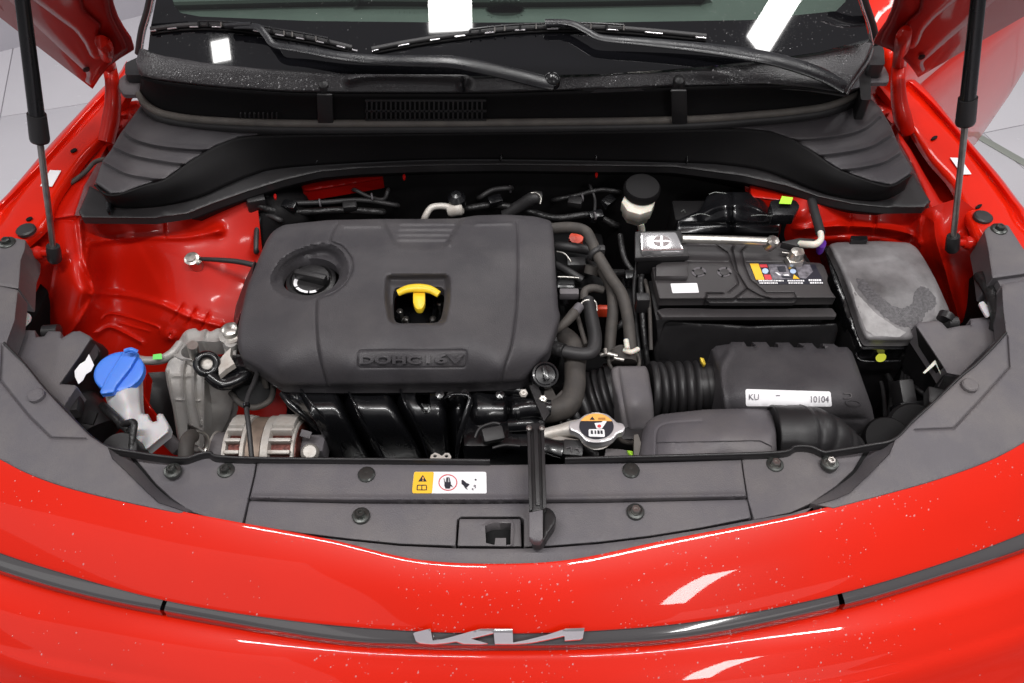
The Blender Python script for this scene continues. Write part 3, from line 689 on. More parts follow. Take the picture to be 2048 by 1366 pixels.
# edge mouldings and pillar
for pts in ([(277, 108, .128), (284, 62, .165), (296, 20, .20), (306, -30, .24)], [(1752, 88, .135), (1744, 50, .168), (1730, 8, .205), (1716, -40, .24)]):
    tubeP('edge_moulding', pts, 9, M['black'], ws, flat=.8)
    q = [(x+(5 if x < 900 else -6), y+2, z+.004) for x, y, z in pts]; tubeP('moulding_bead', q, 2.2, M['chrome'], ws, n=8)
# dashboard behind the glass
db = relief('dashboard', [(300, -60), (1740, -60), (1740, 60), (1700, 110), (340, 110)], [(300, -60, .10), (1740, -60, .10), (1740, 110, .07), (340, 110, .07), (1000, 110, .07), (1000, 20, .095), (1000, -60, .11)], M['dash'], None, step=10, edge=20, roll=.02, skirt=.04,
            feats=[groove([(340, 20), (700, 12), (1040, 14), (1400, 8)], 8, .02), pocket(ell(1010, 22, 40, 16), 8, .03), pocket(rnd([(720, -20), (930, -20), (900, 26), (700, 26)], 10), 10, .02)])
tag(db, 'grey dashboard top seen dimly through the windscreen', 'dashboard')

cw = empty('cowl', 'wet black cowl panel with grille slots along the foot of the windscreen', 'cowl panel', loc=(0, 1.12, .08))
lip = [(283, 152), (308, 159), (359, 166), (444, 175), (581, 184), (700, 186), (940, 186), (1100, 182), (1350, 173), (1530, 169), (1620, 176), (1692, 187)]
gb = [(296, 100), (330, 110), (400, 124), (520, 137), (700, 148), (1000, 150), (1200, 146), (1330, 138), (1500, 122), (1640, 102), (1738, 76)]
ctop = rnd([(272, 120), (276, 140)]+lip+[(1712, 150), (1732, 120), (1746, 88)]+list(reversed(gb))+[(280, 96)], 3)
zc = tps([(x, y, .128) for x, y in lip]+[(x, y, .1495) for x, y in gb]+[(272, 120, .13), (1740, 100, .140), (1700, 150, .132)])
cfe = [groove([(700, 158), (760, 150), (915, 155), (925, 170)], 10, -.010), groove([(925, 156), (928, 182)], 3, .006), groove([(1380, 120), (1480, 160)], 14, .004)]
relief('cowl_top', ctop, zc, M['cowl'], cw, step=5, edge=6, roll=.004, feats=cfe, skirt=.006)
zct = lambda x, y: zc(x, y)
lip3 = cat(PL([(x, y, .1255) for x, y in lip]), 8)
seal = [(278, 188, .082), (290, 206, .078), (312, 222, .074), (342, 231, .071), (410, 240, .070), (547, 246, .070), (700, 247, .070), (1000, 245, .070), (1348, 240, .070), (1519, 229, .070), (1600, 221, .071), (1655, 212, .074), (1707, 192, .078), (1732, 172, .084)]
s3 = cat(PL(seal), 8)
ftop = [tuple(v) for v in resamp(lip3, 60)]; fbot = [tuple(Vector(v)+Vector((0, .006, -.004))) for v in resamp(s3, 60)]
loft('cowl_face', [ftop, [tuple(Vector(a)*.5+Vector(b)*.5+Vector((0, .004, 0))) for a, b in zip(ftop, fbot)], fbot], M['blackm'], cw, nu=120, sub=3, thick=.003)
# grille: louvre bars standing in a dark opening in the cowl face
fy = P(850, 244, .070).y-.001
def face(px, py): return PY(px, py, fy)
solid('grille_opening', [face(733, 198), face(971, 198), face(971, 238), face(733, 238)], .002, M['dark'], cw, 0, (0, -1, 0))
bars = []
def bar(px0, py0, px1, py1):
    q = [face(px0, py0), face(px1, py0), face(px1, py1), face(px0, py1)]
    return solid('grille_bar', [v+Vector((0, -.0025, 0)) for v in q], .004, M['black'], cw, .0004, (0, -1, 0))
for k in range(25):
    x = 735+k*9.55; bar(x-2.2, 198, x+1.6, 236)
bar(731, 195, 973, 199); bar(731, 216, 973, 220); bar(731, 234, 973, 237)
for x in (481, 490, 499, 508, 517, 526, 535, 544, 553):
    bar(x, 222, x+3, 233)
for x, y in ((650, 168), (1356, 160)):                       # washer jets in their ribs
    w0 = P(x, y+8, .128)
    lathe('washer_jet', [(.013, -.004), (.0125, .004), (.009, .011), (.004, .0135), (0, .014)], w0, (0, -.3, 1), M['black'], cw, n=24, sx=.85)
    pp = [face(x-15, y+16), face(x+16, y+16), face(x+18, 243), face(x-13, 243)]
    solid('jet_rib', [v+Vector((0, -.002, 0)) for v in pp], .006, M['black'], cw, .002, (0, -1, 0))
# corner tabs
relief('corner_tab', rnd([(238, 158), (252, 148), (283, 148), (286, 190), (246, 190), (237, 176)], 6), .085, M['panel'], cw, step=6, edge=5, roll=.002, skirt=.006)
relief('corner_tab', rnd([(1738, 128), (1766, 128), (1778, 150), (1778, 166), (1736, 166)], 6), .09, M['panel'], cw, step=6, edge=5, roll=.002, skirt=.006)
relief('corner_block', rnd([(250, 126), (280, 112), (286, 150), (250, 150)], 5), .10, M['black'], cw, step=6, skirt=.03)
relief('corner_block', rnd([(1738, 60), (1752, 66), (1768, 98), (1770, 130), (1738, 130)], 5), .115, M['black'], cw, step=6, skirt=.03)
relief('corner_block', rnd([(1712, 90), (1742, 90), (1742, 200), (1722, 200)], 5), .095, M['black'], cw, step=6, skirt=.04)
tubeP('cowl_bead', [(1745, 98, .14), (1738, 120, .135), (1718, 150, .131), (1702, 172, .128), (1693, 190, .122)], 3, M['cowl'], cw, n=8)
# weather strip
wsr = empty('weather_strip', 'long grey rubber weather strip curving along the front of the cowl', 'seal', loc=(0, 1.11, .07))
sweep('bulb', [Vector(v) for v in PL(seal)], .0062, M['seal'], wsr, n=16, sub=8)
lo = [tuple(Vector(v)+Vector((0, -.007, -.009))) for v in PL(seal)]; lo2 = [tuple(Vector(v)+Vector((0, -.004, -.024))) for v in PL(seal)]
loft('carrier', [[tuple(Vector(v)+Vector((0, -.002, -.004))) for v in PL(seal)], lo, lo2], M['rubberd'], wsr, nu=140, sub=3, thick=.002)
# front cowl: ribbed shoulders, dark front face, flange
fc = empty('cowl_support', 'black moulded cowl support with ribbed shoulders and wavy front flange', 'cowl support', loc=(0, 1.08, .0))
def ribs(lines, w=5, d=.004): return [groove(l, w, -d) for l in lines]+[groove([(x, y+7) for x, y in l], w, d*.8) for l in lines]
shL = [(281, 212), (240, 268), (222, 300), (205, 322), (190, 366), (222, 388), (245, 386), (290, 369), (331, 357), (376, 325), (427, 294), (478, 275), (540, 267), (600, 262), (520, 256), (410, 258), (342, 250), (304, 234)]
zsh = [(281, 212, .060), (240, 268, .055), (190, 366, .048), (222, 388, .044), (331, 357, .046), (427, 294, .050), (600, 262, .056), (410, 258, .058), (342, 250, .06), (300, 310, .052)]
relief('shoulder', shL, zsh, M['cover'], fc, step=4, edge=6, roll=.004, skirt=.008,
       feats=ribs([[(240, 253), (266, 276), (320, 291), (380, 297), (420, 298)], [(222, 289), (262, 308), (330, 322), (372, 327)], [(208, 323), (250, 345), (300, 355), (332, 358)]]))
shR = [(1734, 190), (1760, 215), (1782, 253), (1802, 301), (1825, 338), (1821, 348), (1792, 367), (1782, 370), (1740, 362), (1676, 338), (1632, 308), (1587, 280), (1539, 263), (1495, 258), (1440, 256), (1520, 250), (1600, 243), (1655, 232), (1700, 216)]
zsr = [(1734, 190, .060), (1782, 253, .055), (1825, 338, .050), (1782, 370, .044), (1676, 338, .046), (1587, 280, .050), (1440, 256, .056), (1600, 243, .058), (1700, 216, .06), (1740, 310, .052)]
relief('shoulder', shR, zsr, M['cover'], fc, step=4, edge=6, roll=.004, skirt=.008,
       feats=ribs([[(1760, 230), (1730, 255), (1680, 270), (1610, 277), (1580, 276)], [(1786, 265), (1745, 290), (1690, 303), (1640, 309)], [(1806, 300), (1770, 322), (1720, 334), (1682, 338)]]))
U = [(190, 368, .046), (222, 389, .043), (290, 370, .044), (331, 358, .045), (376, 326, .048), (427, 295, .050), (478, 276, .052), (560, 270, .055), (700, 268, .056), (850, 266, .057), (1000, 264, .057), (1200, 262, .057), (1400, 258, .056), (1495, 258, .055), (1539, 263, .053), (1587, 280, .050), (1632, 308, .048), (1676, 338, .045), (1740, 362, .044), (1782, 370, .043), (1821, 348, .046)]
Lc = [(212, 392, .004), (232, 412, .001), (300, 412, 0), (340, 407, 0), (400, 393, 0), (450, 372, 0), (500, 352, 0), (560, 336, 0), (700, 325, 0), (850, 318, 0), (1000, 317, 0), (1200, 320, 0), (1400, 326, 0), (1450, 330, 0), (1510, 338, 0), (1560, 352, 0), (1610, 372, 0), (1660, 388, 0), (1720, 398, 0), (1770, 396, 0), (1806, 378, .003)]
loft('front_face', [PL(U), PL([(x, y, .03) for (x, y, z), _ in zip([((a[0]+b[0])/2, (a[1]+b[1])/2-3, 0) for a, b in zip(U, Lc)], U)]), PL(Lc)], M['blackm'], fc, nu=170, sub=4, thick=.003)
Fo = [(180, 372), (157, 424), (164, 436), (308, 437), (376, 427), (427, 407), (496, 383), (570, 360), (640, 344), (720, 337), (850, 332), (1000, 330), (1190, 332), (1348, 334), (1485, 352), (1570, 371), (1638, 394), (1707, 409), (1775, 416), (1849, 415), (1861, 403), (1825, 345)]
fl = Fo+[(x, y-3) for x, y, z in reversed(Lc)]
relief('flange', fl, [(157, 424, -.002), (300, 425, -.002), (500, 365, -.002), (800, 325, -.002), (1200, 325, -.002), (1500, 345, -.002), (1700, 402, -.002), (1860, 410, -.002)], M['black'], fc, step=5, edge=5, roll=.003, skirt=.012,
       feats=[cone(326, 424, 14, .003), cone(1786, 405, 12, .003)])
cx_, cy_ = 218, 405
prism('clip', [(210, 410), (214, 398), (222, 396), (224, 404), (220, 416), (212, 420)], .012, .012, M['gloss'], fc, .002)
# lower valance below the flange, with small pins
V0 = [tuple(Vector(v)+Vector((0, .004, -.012))) for v in PL([(x, y, -.004) for x, y in Fo[4:19]])]
V1 = [tuple(Vector(v)+Vector((0, .05, -.05))) for v in V0]
loft('valance', [V0, V1], M['blackm'], fc, nu=90, sub=3, thick=.003)
for x, y in ((633, 322), (808, 312), (1002, 316), (1192, 316), (1374, 322)):
    tubeP('clip_pin', [(x, y-9, .012), (x+1, y, .008), (x-2, y+5, .003)], 2.0, M['gloss'], fc, n=8)
for x, y in ((550, 392), (808, 353), (1193, 348)):
    prism('body_plug', ell(x, y, 3, 5, 0, 12), -.02, .004, M['paint_shade'], fc, .001)

# wipers
def wiper(label, arm, armr, blade, bx, px_, hub, grp='windscreen wipers'):
    wz = surfz(gf, .014); wb = surfz(gf, .008)
    w_ = empty('wiper', label, 'wiper', grp, loc=tuple(P(*hub, .15)))
    pts = []
    for x, y, o in arm:
        pts.append(P(x, y, float(surfz(gf, o)(np.array([x]), np.array([y]))[0])) if o < .5 else P(x, y, o-1))
    sweep('arm', pts, armr, M['wet'], w_, n=14, sub=6, flat=.38, up=(0, -.3, 1))
    q = cat(blade, 10); x0, x1 = q[0][0], q[-1][0]
    b3 = [Pz(x, y, wb) for x, y in q[::4]]
    sweep('blade_rubber', b3, .0040, M['rubberd'], w_, n=10, sub=2)
    b4 = [Pz(x, y+9, surfz(gf, .004)) for x, y in q[::4]]; sweep('wiping_edge', b4, .0020, M['blackm'], w_, n=8, sub=2)
    # bright sections between the claws
    sp = [Pz(x, y+4, surfz(gf, .011)) for x, y in q]
    n = len(sp)
    for a in np.linspace(.01, .96, 11):
        i = int(a*n); j = min(n-1, i+max(2, int(n*.045)))
        sweep('spine_segment', sp[i:j+1], .0014, M['chrome'], w_, n=8, sub=2)
    # the frame: a row of claws over the blade
    c0, c1 = bx
    ii = [i for i in range(n) if c0 <= q[i][0] <= c1]
    top = [Pz(q[i][0], q[i][1]-7, surfz(gf, .018)) for i in ii]; bot = [Pz(q[i][0], q[i][1]+3, surfz(gf, .013)) for i in ii]
    sweep('bridge', top, .0018, M['gloss'], w_, n=8, sub=1)
    for k in np.linspace(0, len(ii)-1, 12):
        k = int(k); sweep('claw', [top[k], bot[k]], .0018, M['bolts'] if k % 2 else M['gloss'], w_, n=8, smooth_path=False)
    sweep('hub_clip', [Pz(px_-28, q[len(q)//2][1]-6, surfz(gf, .02)), Pz(px_+24, q[len(q)//2][1]-8, surfz(gf, .022))], .0065, M['wet'], w_, n=12, smooth_path=False, flat=.7)
    return w_
wl_ = wiper('wet left wiper with a short blade and its pivot cap near the middle',
      [(470, 52, .022), (515, 54, .026), (533, 72, .028), (550, 90, .028), (600, 98, .026), (680, 112, .024), (760, 120, .022), (830, 122, .024), (900, 124, .026), (960, 134, .025), (1030, 150, .022), (1085, 164, .02), (1108, 170, .018)],
      [.006, .006, .0055, .006, .007, .0085, .010, .0115, .012, .0125, .013, .0125, .010], [(302, 58), (380, 50), (470, 52), (560, 66), (640, 80), (715, 98)], (390, 660), 480, (1104, 164))
lathe('pivot_cap', [(.013, -.006), (.0135, .003), (.010, .009), (.004, .012), (0, .0122)], P(1104, 162, .152), (0, -.35, 1), M['gloss'], wl_, n=28)
wr_ = wiper('wet right wiper whose arm runs down to the right corner',
      [(1090, 44, .022), (1140, 46, .026), (1175, 62, .028), (1205, 76, .028), (1290, 84, .026), (1390, 94, .024), (1480, 106, .024), (1560, 122, .024), (1640, 148, .022), (1690, 176, .02)],
      [.006, .006, .006, .0065, .008, .010, .0125, .0135, .014, .012], [(744, 98), (840, 80), (940, 66), (1040, 56), (1150, 53), (1260, 58), (1412, 72)], (930, 1250), 1120, (1690, 176))
# gas struts
def strut(bot, zb, top, rr, sl, label):
    s = empty('gas_strut', label, 'gas strut', 'gas struts holding up the bonnet', loc=tuple(P(*bot, zb)))
    Bt = P(*bot, zb); Tp = Pz(*top, surfz(hf, -.03)); d = (Tp-Bt)
    def at(py):                                       # point of the axis that shows at that height
        lo_, hi_ = 0., 1.
        for _ in range(40):
            m_ = (lo_+hi_)/2; v = Bt+d*m_-Vector((0, 0, CAM_Z)); yy = 683-FPX*(v.y*_u[1]+v.z*_u[2])/(v.y*_f[1]+v.z*_f[2])
            if yy > py: lo_ = m_
            else: hi_ = m_
        return Bt+d*lo_
    e0 = at(bot[1]+14); 
    sweep('rod', [at(bot[1]-6), at(sl[1]+4)], .0045, M['bolts'], s, n=16, smooth_path=False)
    sweep('sleeve', [at(sl[1]), at(sl[1]-3), at(sl[1]-8), at(sl[0])], [.008, .0122, .0130, .0122], M['black'], s, n=24, smooth_path=False)
    sweep('cylinder', [at(sl[0]), Tp], [.0102, .0082], M['gloss'], s, n=24, smooth_path=False)
    sweep('end_fitting', [at(bot[1]-8), at(bot[1]+6), Bt+(Bt-Tp).normalized()*.018, Bt+(Bt-Tp).normalized()*.022], [.0095, .0105, .0105, .008], M['black'], s, n=14, smooth_path=False)
    sg = 1 if bot[0] > 1000 else -1
    lathe('ball_stud', [(.006, 0), (.006, .01), (.009, .012), (.011, .018), (.008, .026), (0, .028)], Bt+Vector((sg*.010, 0, -.006)), (sg, .1, -.1), pi, s, n=20)
strut((107, 500), -.012, (33, -94), .0107, (228, 285), 'black gas strut at the left side of the engine bay')
strut((1906, 480), -.012, (1968, -110), .0107, (196, 250), 'black gas strut at the right side of the engine bay')
# ================================================================== engine cover
ec = empty('engine_cover', 'dark grey moulded engine cover lettered DOHC 16V with oil cap and yellow dipstick handle', 'engine cover', loc=(-.13, .8, -.06))
eo = rnd([(546, 462), (566, 450), (600, 446), (660, 440), (753, 438), (838, 438), (916, 437), (950, 431), (1013, 429), (1071, 433), (1104, 442), (1108, 480), (1112, 556), (1117, 619), (1121, 632), (1112, 664), (1099, 706), (1079, 722), (1061, 749), (1046, 763), (993, 767), (935, 770),
          (800, 772), (662, 773), (560, 771), (520, 741), (484, 720), (474, 690), (477, 650), (493, 575), (512, 530), (533, 480)], 9)
zE = [(546, 462, -.030), (600, 446, -.030), (753, 438, -.030), (916, 437, -.030), (1071, 433, -.030), (1104, 442, -.034), (620, 500, -.008), (760, 510, -.002), (900, 510, -.002), (1020, 500, -.006), (1085, 500, -.018),
      (540, 560, -.014), (700, 600, .0), (840, 600, .003), (980, 600, .0), (1100, 600, -.018), (500, 600, -.024), (480, 690, -.034), (560, 680, -.014), (700, 680, -.004), (850, 680, -.002), (1000, 680, -.006), (1098, 700, -.030),
      (560, 735, -.032), (700, 738, -.022), (850, 738, -.020), (1000, 738, -.024), (560, 770, -.066), (662, 772, -.062), (800, 772, -.062), (935, 770, -.062), (1046, 763, -.066), (520, 741, -.056), (512, 530, -.024)]
winO = rnd([(768, 546), (903, 545), (904, 600), (893, 652), (776, 650), (766, 600)], 16); winI = rnd([(787, 574), (889, 573), (888, 610), (880, 646), (789, 647), (785, 610)], 14)
wellO = [(540, 560), (552, 530), (580, 506), (620, 490), (655, 487), (682, 500), (697, 528), (694, 556), (676, 578), (646, 592), (610, 600), (570, 594), (546, 578)]
wellO = cat(wellO, 4, True)[:]; wellI = ell(621, 554, 58, 37, -8, 48)
seamL = [(676, 446), (666, 462), (661, 478), (662, 484), (684, 493), (702, 516), (704, 540), (690, 566), (665, 586), (640, 594), (634, 602), (633, 640), (636, 690), (643, 730), (655, 771)]
seamR = [(1034, 446), (1036, 470), (1037, 540), (1034, 620), (1024, 690), (1012, 730), (1002, 766)]
vent = rnd([(756, 430), (772, 466), (784, 488), (798, 499), (888, 499), (903, 488), (914, 466), (940, 424)], 8)
badge = rnd([(716, 701), (934, 700), (932, 735), (716, 736)], 8)
def raised(x, y):                                     # centre panel stands a little proud between the seams
    m = inside(x, y, np.array(seamL+[(1002, 790), (640, 790)][::-1][:0]+list(reversed(seamR)))); d = np.minimum(dline(x, y, seamL), dline(x, y, seamR))
    return np.where(m, .0022*sstep(d/5), 0)
def wellf(x, y):
    m = inside(x, y, wellO); d = dline(x, y, wellO, True); r = np.hypot((x-621)/58, (y-554)/37)
    return np.where(m, -.026*sstep(d/24)-.004*sstep(d/3), 0)
ef = [raised, groove(seamL, 2.0, .0026), groove(seamR, 2.0, .0020), wellf, pocket(winO, 16, .017), pocket(vent, 12, .010), groove(badge, 1.8, .0014, True)]
for k in range(5):
    y = 447+k*10.5; ef.append(groove([(800-k*1.0, y), (908-k*2.0, y)], 3.2, -.0035))
ef.append(groove([(690, 452), (760, 452)], 3, -.003)); ef.append(groove([(952, 448), (1020, 446)], 3, -.003))
shell = relief('shell', eo, zE, M['cover'], ec, step=3.4, edge=9, roll=.007, holes=[winI, wellI], feats=ef, skirt=.016, angle=55)
zs = o_zf[shell.name]
zsn = lambda x, y: zE_(x, y)+.0022
zE_ = zfun(zE)
lt = text('DOHC', 719, 711, 842, 728, zsn, M['cover'], ec, h=.0045, bold=.035, name='lettering')
lt2 = text('16V', 852, 708, 929, 727, zsn, M['cover'], ec, h=.0045, bold=.035, name='lettering')
lt2.data.shade_flat(); lt.data.shade_flat()
# side skirt on the left
relief('side_skirt', [(495, 590), (484, 618), (474, 650), (467, 640), (472, 610), (490, 560), (510, 520)], [(495, 590, -.03), (474, 650, -.05), (467, 640, -.07), (490, 560, -.055)], M['black'], ec, step=5, skirt=.02)
for y in (0,):
    tubeP('lower_rim', [(540, 757, -.078), (562, 776, -.082), (662, 778, -.080), (800, 777, -.080), (935, 775, -.080), (1046, 768, -.084), (1064, 752, -.08)], 2.2, M['black'], ec, n=8)
# oil filler cap down in its well
oc = lathe('oil_cap', [(.040, -.03), (.040, -.006), (.0385, 0), (.033, .002), (.031, -.004), (.0295, -.004), (.0285, .004), (.0, .005)], P(622, 560, -.052), (0, -.05, 1), M['black'], ec, n=48)
box('grip', tuple(P(622, 554, -.040)), (.052, .011, .016), M['black'], oc, rot=(0, 0, -.28), bevel=.003)
zc_ = lambda x, y: np.full(np.shape(x), -.0465)
for a0, a1 in ((95, 150), (158, 205), (60, 88)):
    a = np.radians(np.linspace(a0, a1, 12)); ro, ri = 1.0, .78
    q = [(618+31*math.cos(t)*ro, 566+20*math.sin(t)*ro) for t in a]+[(618+31*math.cos(t)*ri, 566+20*math.sin(t)*ri) for t in a[::-1]]
    decal('printed_arc', q, -.0475, M['sw'], oc, step=5, lift=0)
# dipstick handle in its window
dp = empty('dipstick', 'yellow T-shaped dipstick handle standing in the window of the engine cover', 'dipstick', loc=tuple(P(836, 610, -.06)))
sweep('grip', [P(796, 586, -.010), P(815, 578, -.006), P(838, 576, -.005), P(860, 579, -.006), P(878, 589, -.010)], [.0055, .0065, .007, .0065, .0055], M['yellow'], dp, n=16, flat=.8, up=(0, 0, 1))
prism('neck', rnd([(826, 580), (850, 580), (850, 606), (844, 618), (832, 618), (826, 606)], 5), -.010, .010, M['yellow'], dp, .002)
sweep('tube', [P(838, 610, -.018), P(838, 618, -.07), P(838, 640, -.2)], .0055, M['blackm'], dp, n=12)
# ================================================================== engine below the cover
en = empty('engine_block', 'black engine block and valve cover hidden under the grey engine cover', 'engine', loc=(-.13, .8, -.5))
box('block', (-.13, .84, -.32), (.44, .26, .36), M['dark'], en, bevel=.01)
box('valve_cover', (-.14, .86, -.10), (.43, .22, .06), M['gloss'], en, bevel=.015)
for x, y in ((800, 625), (812, 640), (866, 640), (880, 610)):
    lathe('stud', [(.005, -.01), (.005, .004), (.003, .006), (0, .006)], P(x, y, -.062), (0, 0, 1), M['bolts'], en, n=10)
sweep('valve_rib', [P(795, 590, -.062), P(795, 640, -.062)], .004, M['gloss'], en, n=8, smooth_path=False)
sweep('valve_rib', [P(872, 600, -.062), P(866, 640, -.062)], .004, M['gloss'], en, n=8, smooth_path=False)
# small pipe and valve behind the cover
pv = empty('vacuum_pipe', 'bent brass coloured pipe with a dark valve behind the engine cover', 'pipe', loc=tuple(P(870, 430, -.06)))
tubeP('pipe', [(846, 446, -.07), (851, 432, -.055), (862, 416, -.045), (880, 412, -.045), (900, 414, -.045)], 6.5, M['alud'], pv, n=14)
lathe('collar', [(.010, -.014), (.012, -.010), (.012, .008), (.009, .012)], P(912, 418, -.05), (1, 0, .2), M['alud'], pv, n=20)
lathe('valve', [(.013, -.012), (.016, 0), (.015, .012), (.008, .02), (0, .021)], P(914, 404, -.045), (0, -.2, 1), M['gloss'], pv, n=24)
bh = empty('bulkhead_hose', 'black hose with a bright ring clip on the firewall behind the engine cover', 'hose', loc=tuple(P(1060, 410, -.06)))
tubeP('hose', [(1010, 430, -.09), (1040, 412, -.07), (1066, 396, -.05), (1082, 396, -.05)], 13, M['rubberd'], bh, n=16)
tubeP('clip', [(1062, 386, -.038), (1074, 386, -.036), (1082, 396, -.038), (1080, 408, -.042)], 2, M['steel'], bh, n=8)

# ================================================================== intake manifold: four curved runners
im = empty('intake_manifold', 'glossy black intake manifold with four curved runners in front of the engine cover', 'intake manifold', loc=(-.15, .6, -.3))
zI = [(x, y, z+(.0 if x < 1060 else -.02)) for x in (560, 700, 830, 960, 1080) for y, z in ((760, -.104), (776, -.090), (790, -.0855), (800, -.0865), (830, -.0950), (842, -.102), (858, -.118), (888, -.152), (930, -.215))]
bl = [[(682, 768), (688, 800), (702, 835), (726, 880), (752, 925)], [(786, 768), (792, 800), (812, 840), (838, 885), (856, 925)], [(900, 768), (898, 820), (902, 870), (908, 925)], [(934, 768), (934, 820), (930, 870), (926, 925)]]
ff = [groove(b, 11, .016) for b in bl]+[groove(b, 5, .012) for b in bl]+[groove([(x-3, y) for x, y in b], 2.0, .012) for b in bl]
ff += [groove([(700, 790), (716, 830), (745, 880)], 3, -.004), groove([(806, 778), (808, 800)], 3, -.004), groove([(598, 790), (622, 830), (652, 880)], 3, -.004), groove([(1018, 775), (1020, 850)], 4, .006), pocket(cat([(832, 782), (838, 776), (858, 778), (860, 800), (862, 822), (850, 828), (838, 812), (830, 796)], 4, True), 6, .03)]
relief('runners', rnd([(566, 768), (1050, 766), (1056, 800), (1040, 860), (1030, 932), (660, 932), (648, 880), (632, 850), (606, 822), (580, 800)], 8), zI, M['gloss'], im, step=4, edge=14, roll=.016, skirt=.02, feats=ff, angle=70)
for q in ([(600, 776), (626, 810), (668, 862), (690, 920)], [(694, 776), (712, 812), (742, 862), (770, 920)], [(800, 776), (812, 812), (838, 862), (858, 920)]):
    tubeP('runner_rib', [(x, y, -.078-.0000*y-max(0, (y-815))*.0010) for x, y in q], 2.2, M['gloss'], im, n=8)
sweep('flange', [P(570, 782, -.098), P(640, 779, -.094), P(800, 779, -.092), P(1000, 779, -.094), P(1050, 784, -.098)], .008, M['gloss'], im, n=12)
sweep('outer_rib', [P(568, 786, -.10), P(584, 808, -.105), P(610, 830, -.12), P(640, 862, -.15), P(652, 915, -.22)], .009, M['gloss'], im, n=12, flat=.7)
for x, y in ((902, 792), (880, 790), (930, 788), (1000, 790)): lathe('bolt', [(.006, -.004), (.006, .003), (0, .004)], P(x, y, -.068), (0, -.3, 1), M['gloss'], im, n=12)
sweep('hook', [P(890, 796, -.062), P(900, 790, -.056), P(920, 788, -.055), P(940, 795, -.058), P(932, 830, -.07), P(918, 880, -.10), P(914, 915, -.14)], [.003, .003, .004, .005, .0065, .0055, .003], M['gloss'], im, n=12, flat=.6)
relief('bracket', [(858, 922), (862, 910), (870, 905), (878, 908), (884, 912), (890, 906), (898, 906), (902, 912), (902, 924)], -.05, M['alud'], im, step=4, holes=[ell(870, 912, 4, 3, 0, 10), ell(893, 912, 4, 3, 0, 10)], skirt=.003)
box('plenum', (-.13, .60, -.30), (.40, .10, .18), M['gloss'], im, bevel=.03)

# ================================================================== alternator
al = empty('alternator', 'silver alternator with slotted housing and brown laminations in front of the engine', 'alternator', loc=tuple(P(540, 880, -.2)))
ctr = P(543, 915, -.175); xr = mpp(540, 880, -.165)
def ring(name, x0, x1, r, mt, n=40, r2=None): return lathe(name, [(r*.9, (x0-540)*xr), (r, (x0-540)*xr+.002), (r2 or r, (x1-540)*xr-.002), ((r2 or r)*.9, (x1-540)*xr)], ctr, (1, 0, 0), mt, al, n=n)
ra = .060
ring('winding', 474, 608, ra*.86, M['copper']); ring('stator', 510, 542, ra*1.0, M['lamin']); ring('housing_band', 500, 512, ra*1.03, M['alud']); ring('housing_band', 539, 558, ra*1.03, M['alud'])
ring('housing_shoulder', 462, 474, ra*.88, M['alud']); ring('housing_shoulder', 594, 604, ra*.92, M['alud']); ring('pulley', 430, 462, ra*.62, M['panel'])
ring('pulley_rim', 428, 434, ra*.66, M['alud'])
for k in range(22):
    a = 2*math.pi*k/22; c_, s_ = math.cos(a), math.sin(a)
    for xa, xb, r_ in ((472, 502, ra*.97), (556, 598, ra*.98)):
        m_ = ctr+Vector((((xa+xb)/2-540)*xr, c_*r_*.96, s_*r_*.96))
        box('fin', tuple(m_), ((xb-xa)*xr, .0055 if c_ < .35 else .021, .014), M['alud'], al, rot=(a-math.pi/2, 0, 0), bevel=.0015)
box('connector', tuple(P(630, 900, -.16)), (.035, .03, .04), M['panel'], al, bevel=.005)
lathe('terminal', [(.012, -.01), (.013, 0), (.009, .008), (0, .009)], P(620, 905, -.13), (.2, -.4, 1), M['alud'], al, n=18)
box('label', tuple(P(612, 868, -.12)), (.016, .010, .003), M['panel'], al, rot=(.5, 0, -.3), bevel=.0005)
tube_c = empty('engine_earth_cable', 'thin black cable hanging from the engine cover down to the alternator', 'cable', loc=tuple(P(500, 850, -.1)))
tubeP('cable', [(516, 742, -.075), (508, 765, -.06), (497, 790, -.055), (493, 812, -.055), (497, 850, -.06), (501, 890, -.07), (504, 925, -.08)], 5, M['rubberd'], tube_c, n=12)
tubeP('band', [(493, 808, -.053), (493.5, 814, -.053)], 7, M['gloss'], tube_c, n=12)
# dark pipes between the mount and the alternator
pw = empty('power_steering_pipes', 'dark looped pipes and pulley between the engine mount and the engine cover', 'pipe', loc=tuple(P(500, 800, -.15)))
tubeP('loop', [(462, 785, -.12), (480, 806, -.12), (510, 815, -.12), (540, 800, -.12), (546, 770, -.12), (530, 748, -.12)], 6, M['rubber'], pw, n=12)
lathe('pulley', [(.03, -.01), (.032, 0), (.026, .006), (.01, .004), (0, .004)], P(508, 775, -.12), (.3, -.6, 1), M['dark'], pw, n=30)
sweep('web', [P(524, 745, -.10), P(532, 775, -.12)], .008, M['rubber'], pw, n=10, flat=.4)
box('bracket', tuple(P(470, 745, -.10)), (.05, .04, .05), M['gloss'], pw, bevel=.008, rot=(.3, .1, .2))
box('bracket', tuple(P(490, 735, -.085)), (.03, .02, .03), M['gloss'], pw, bevel=.005)

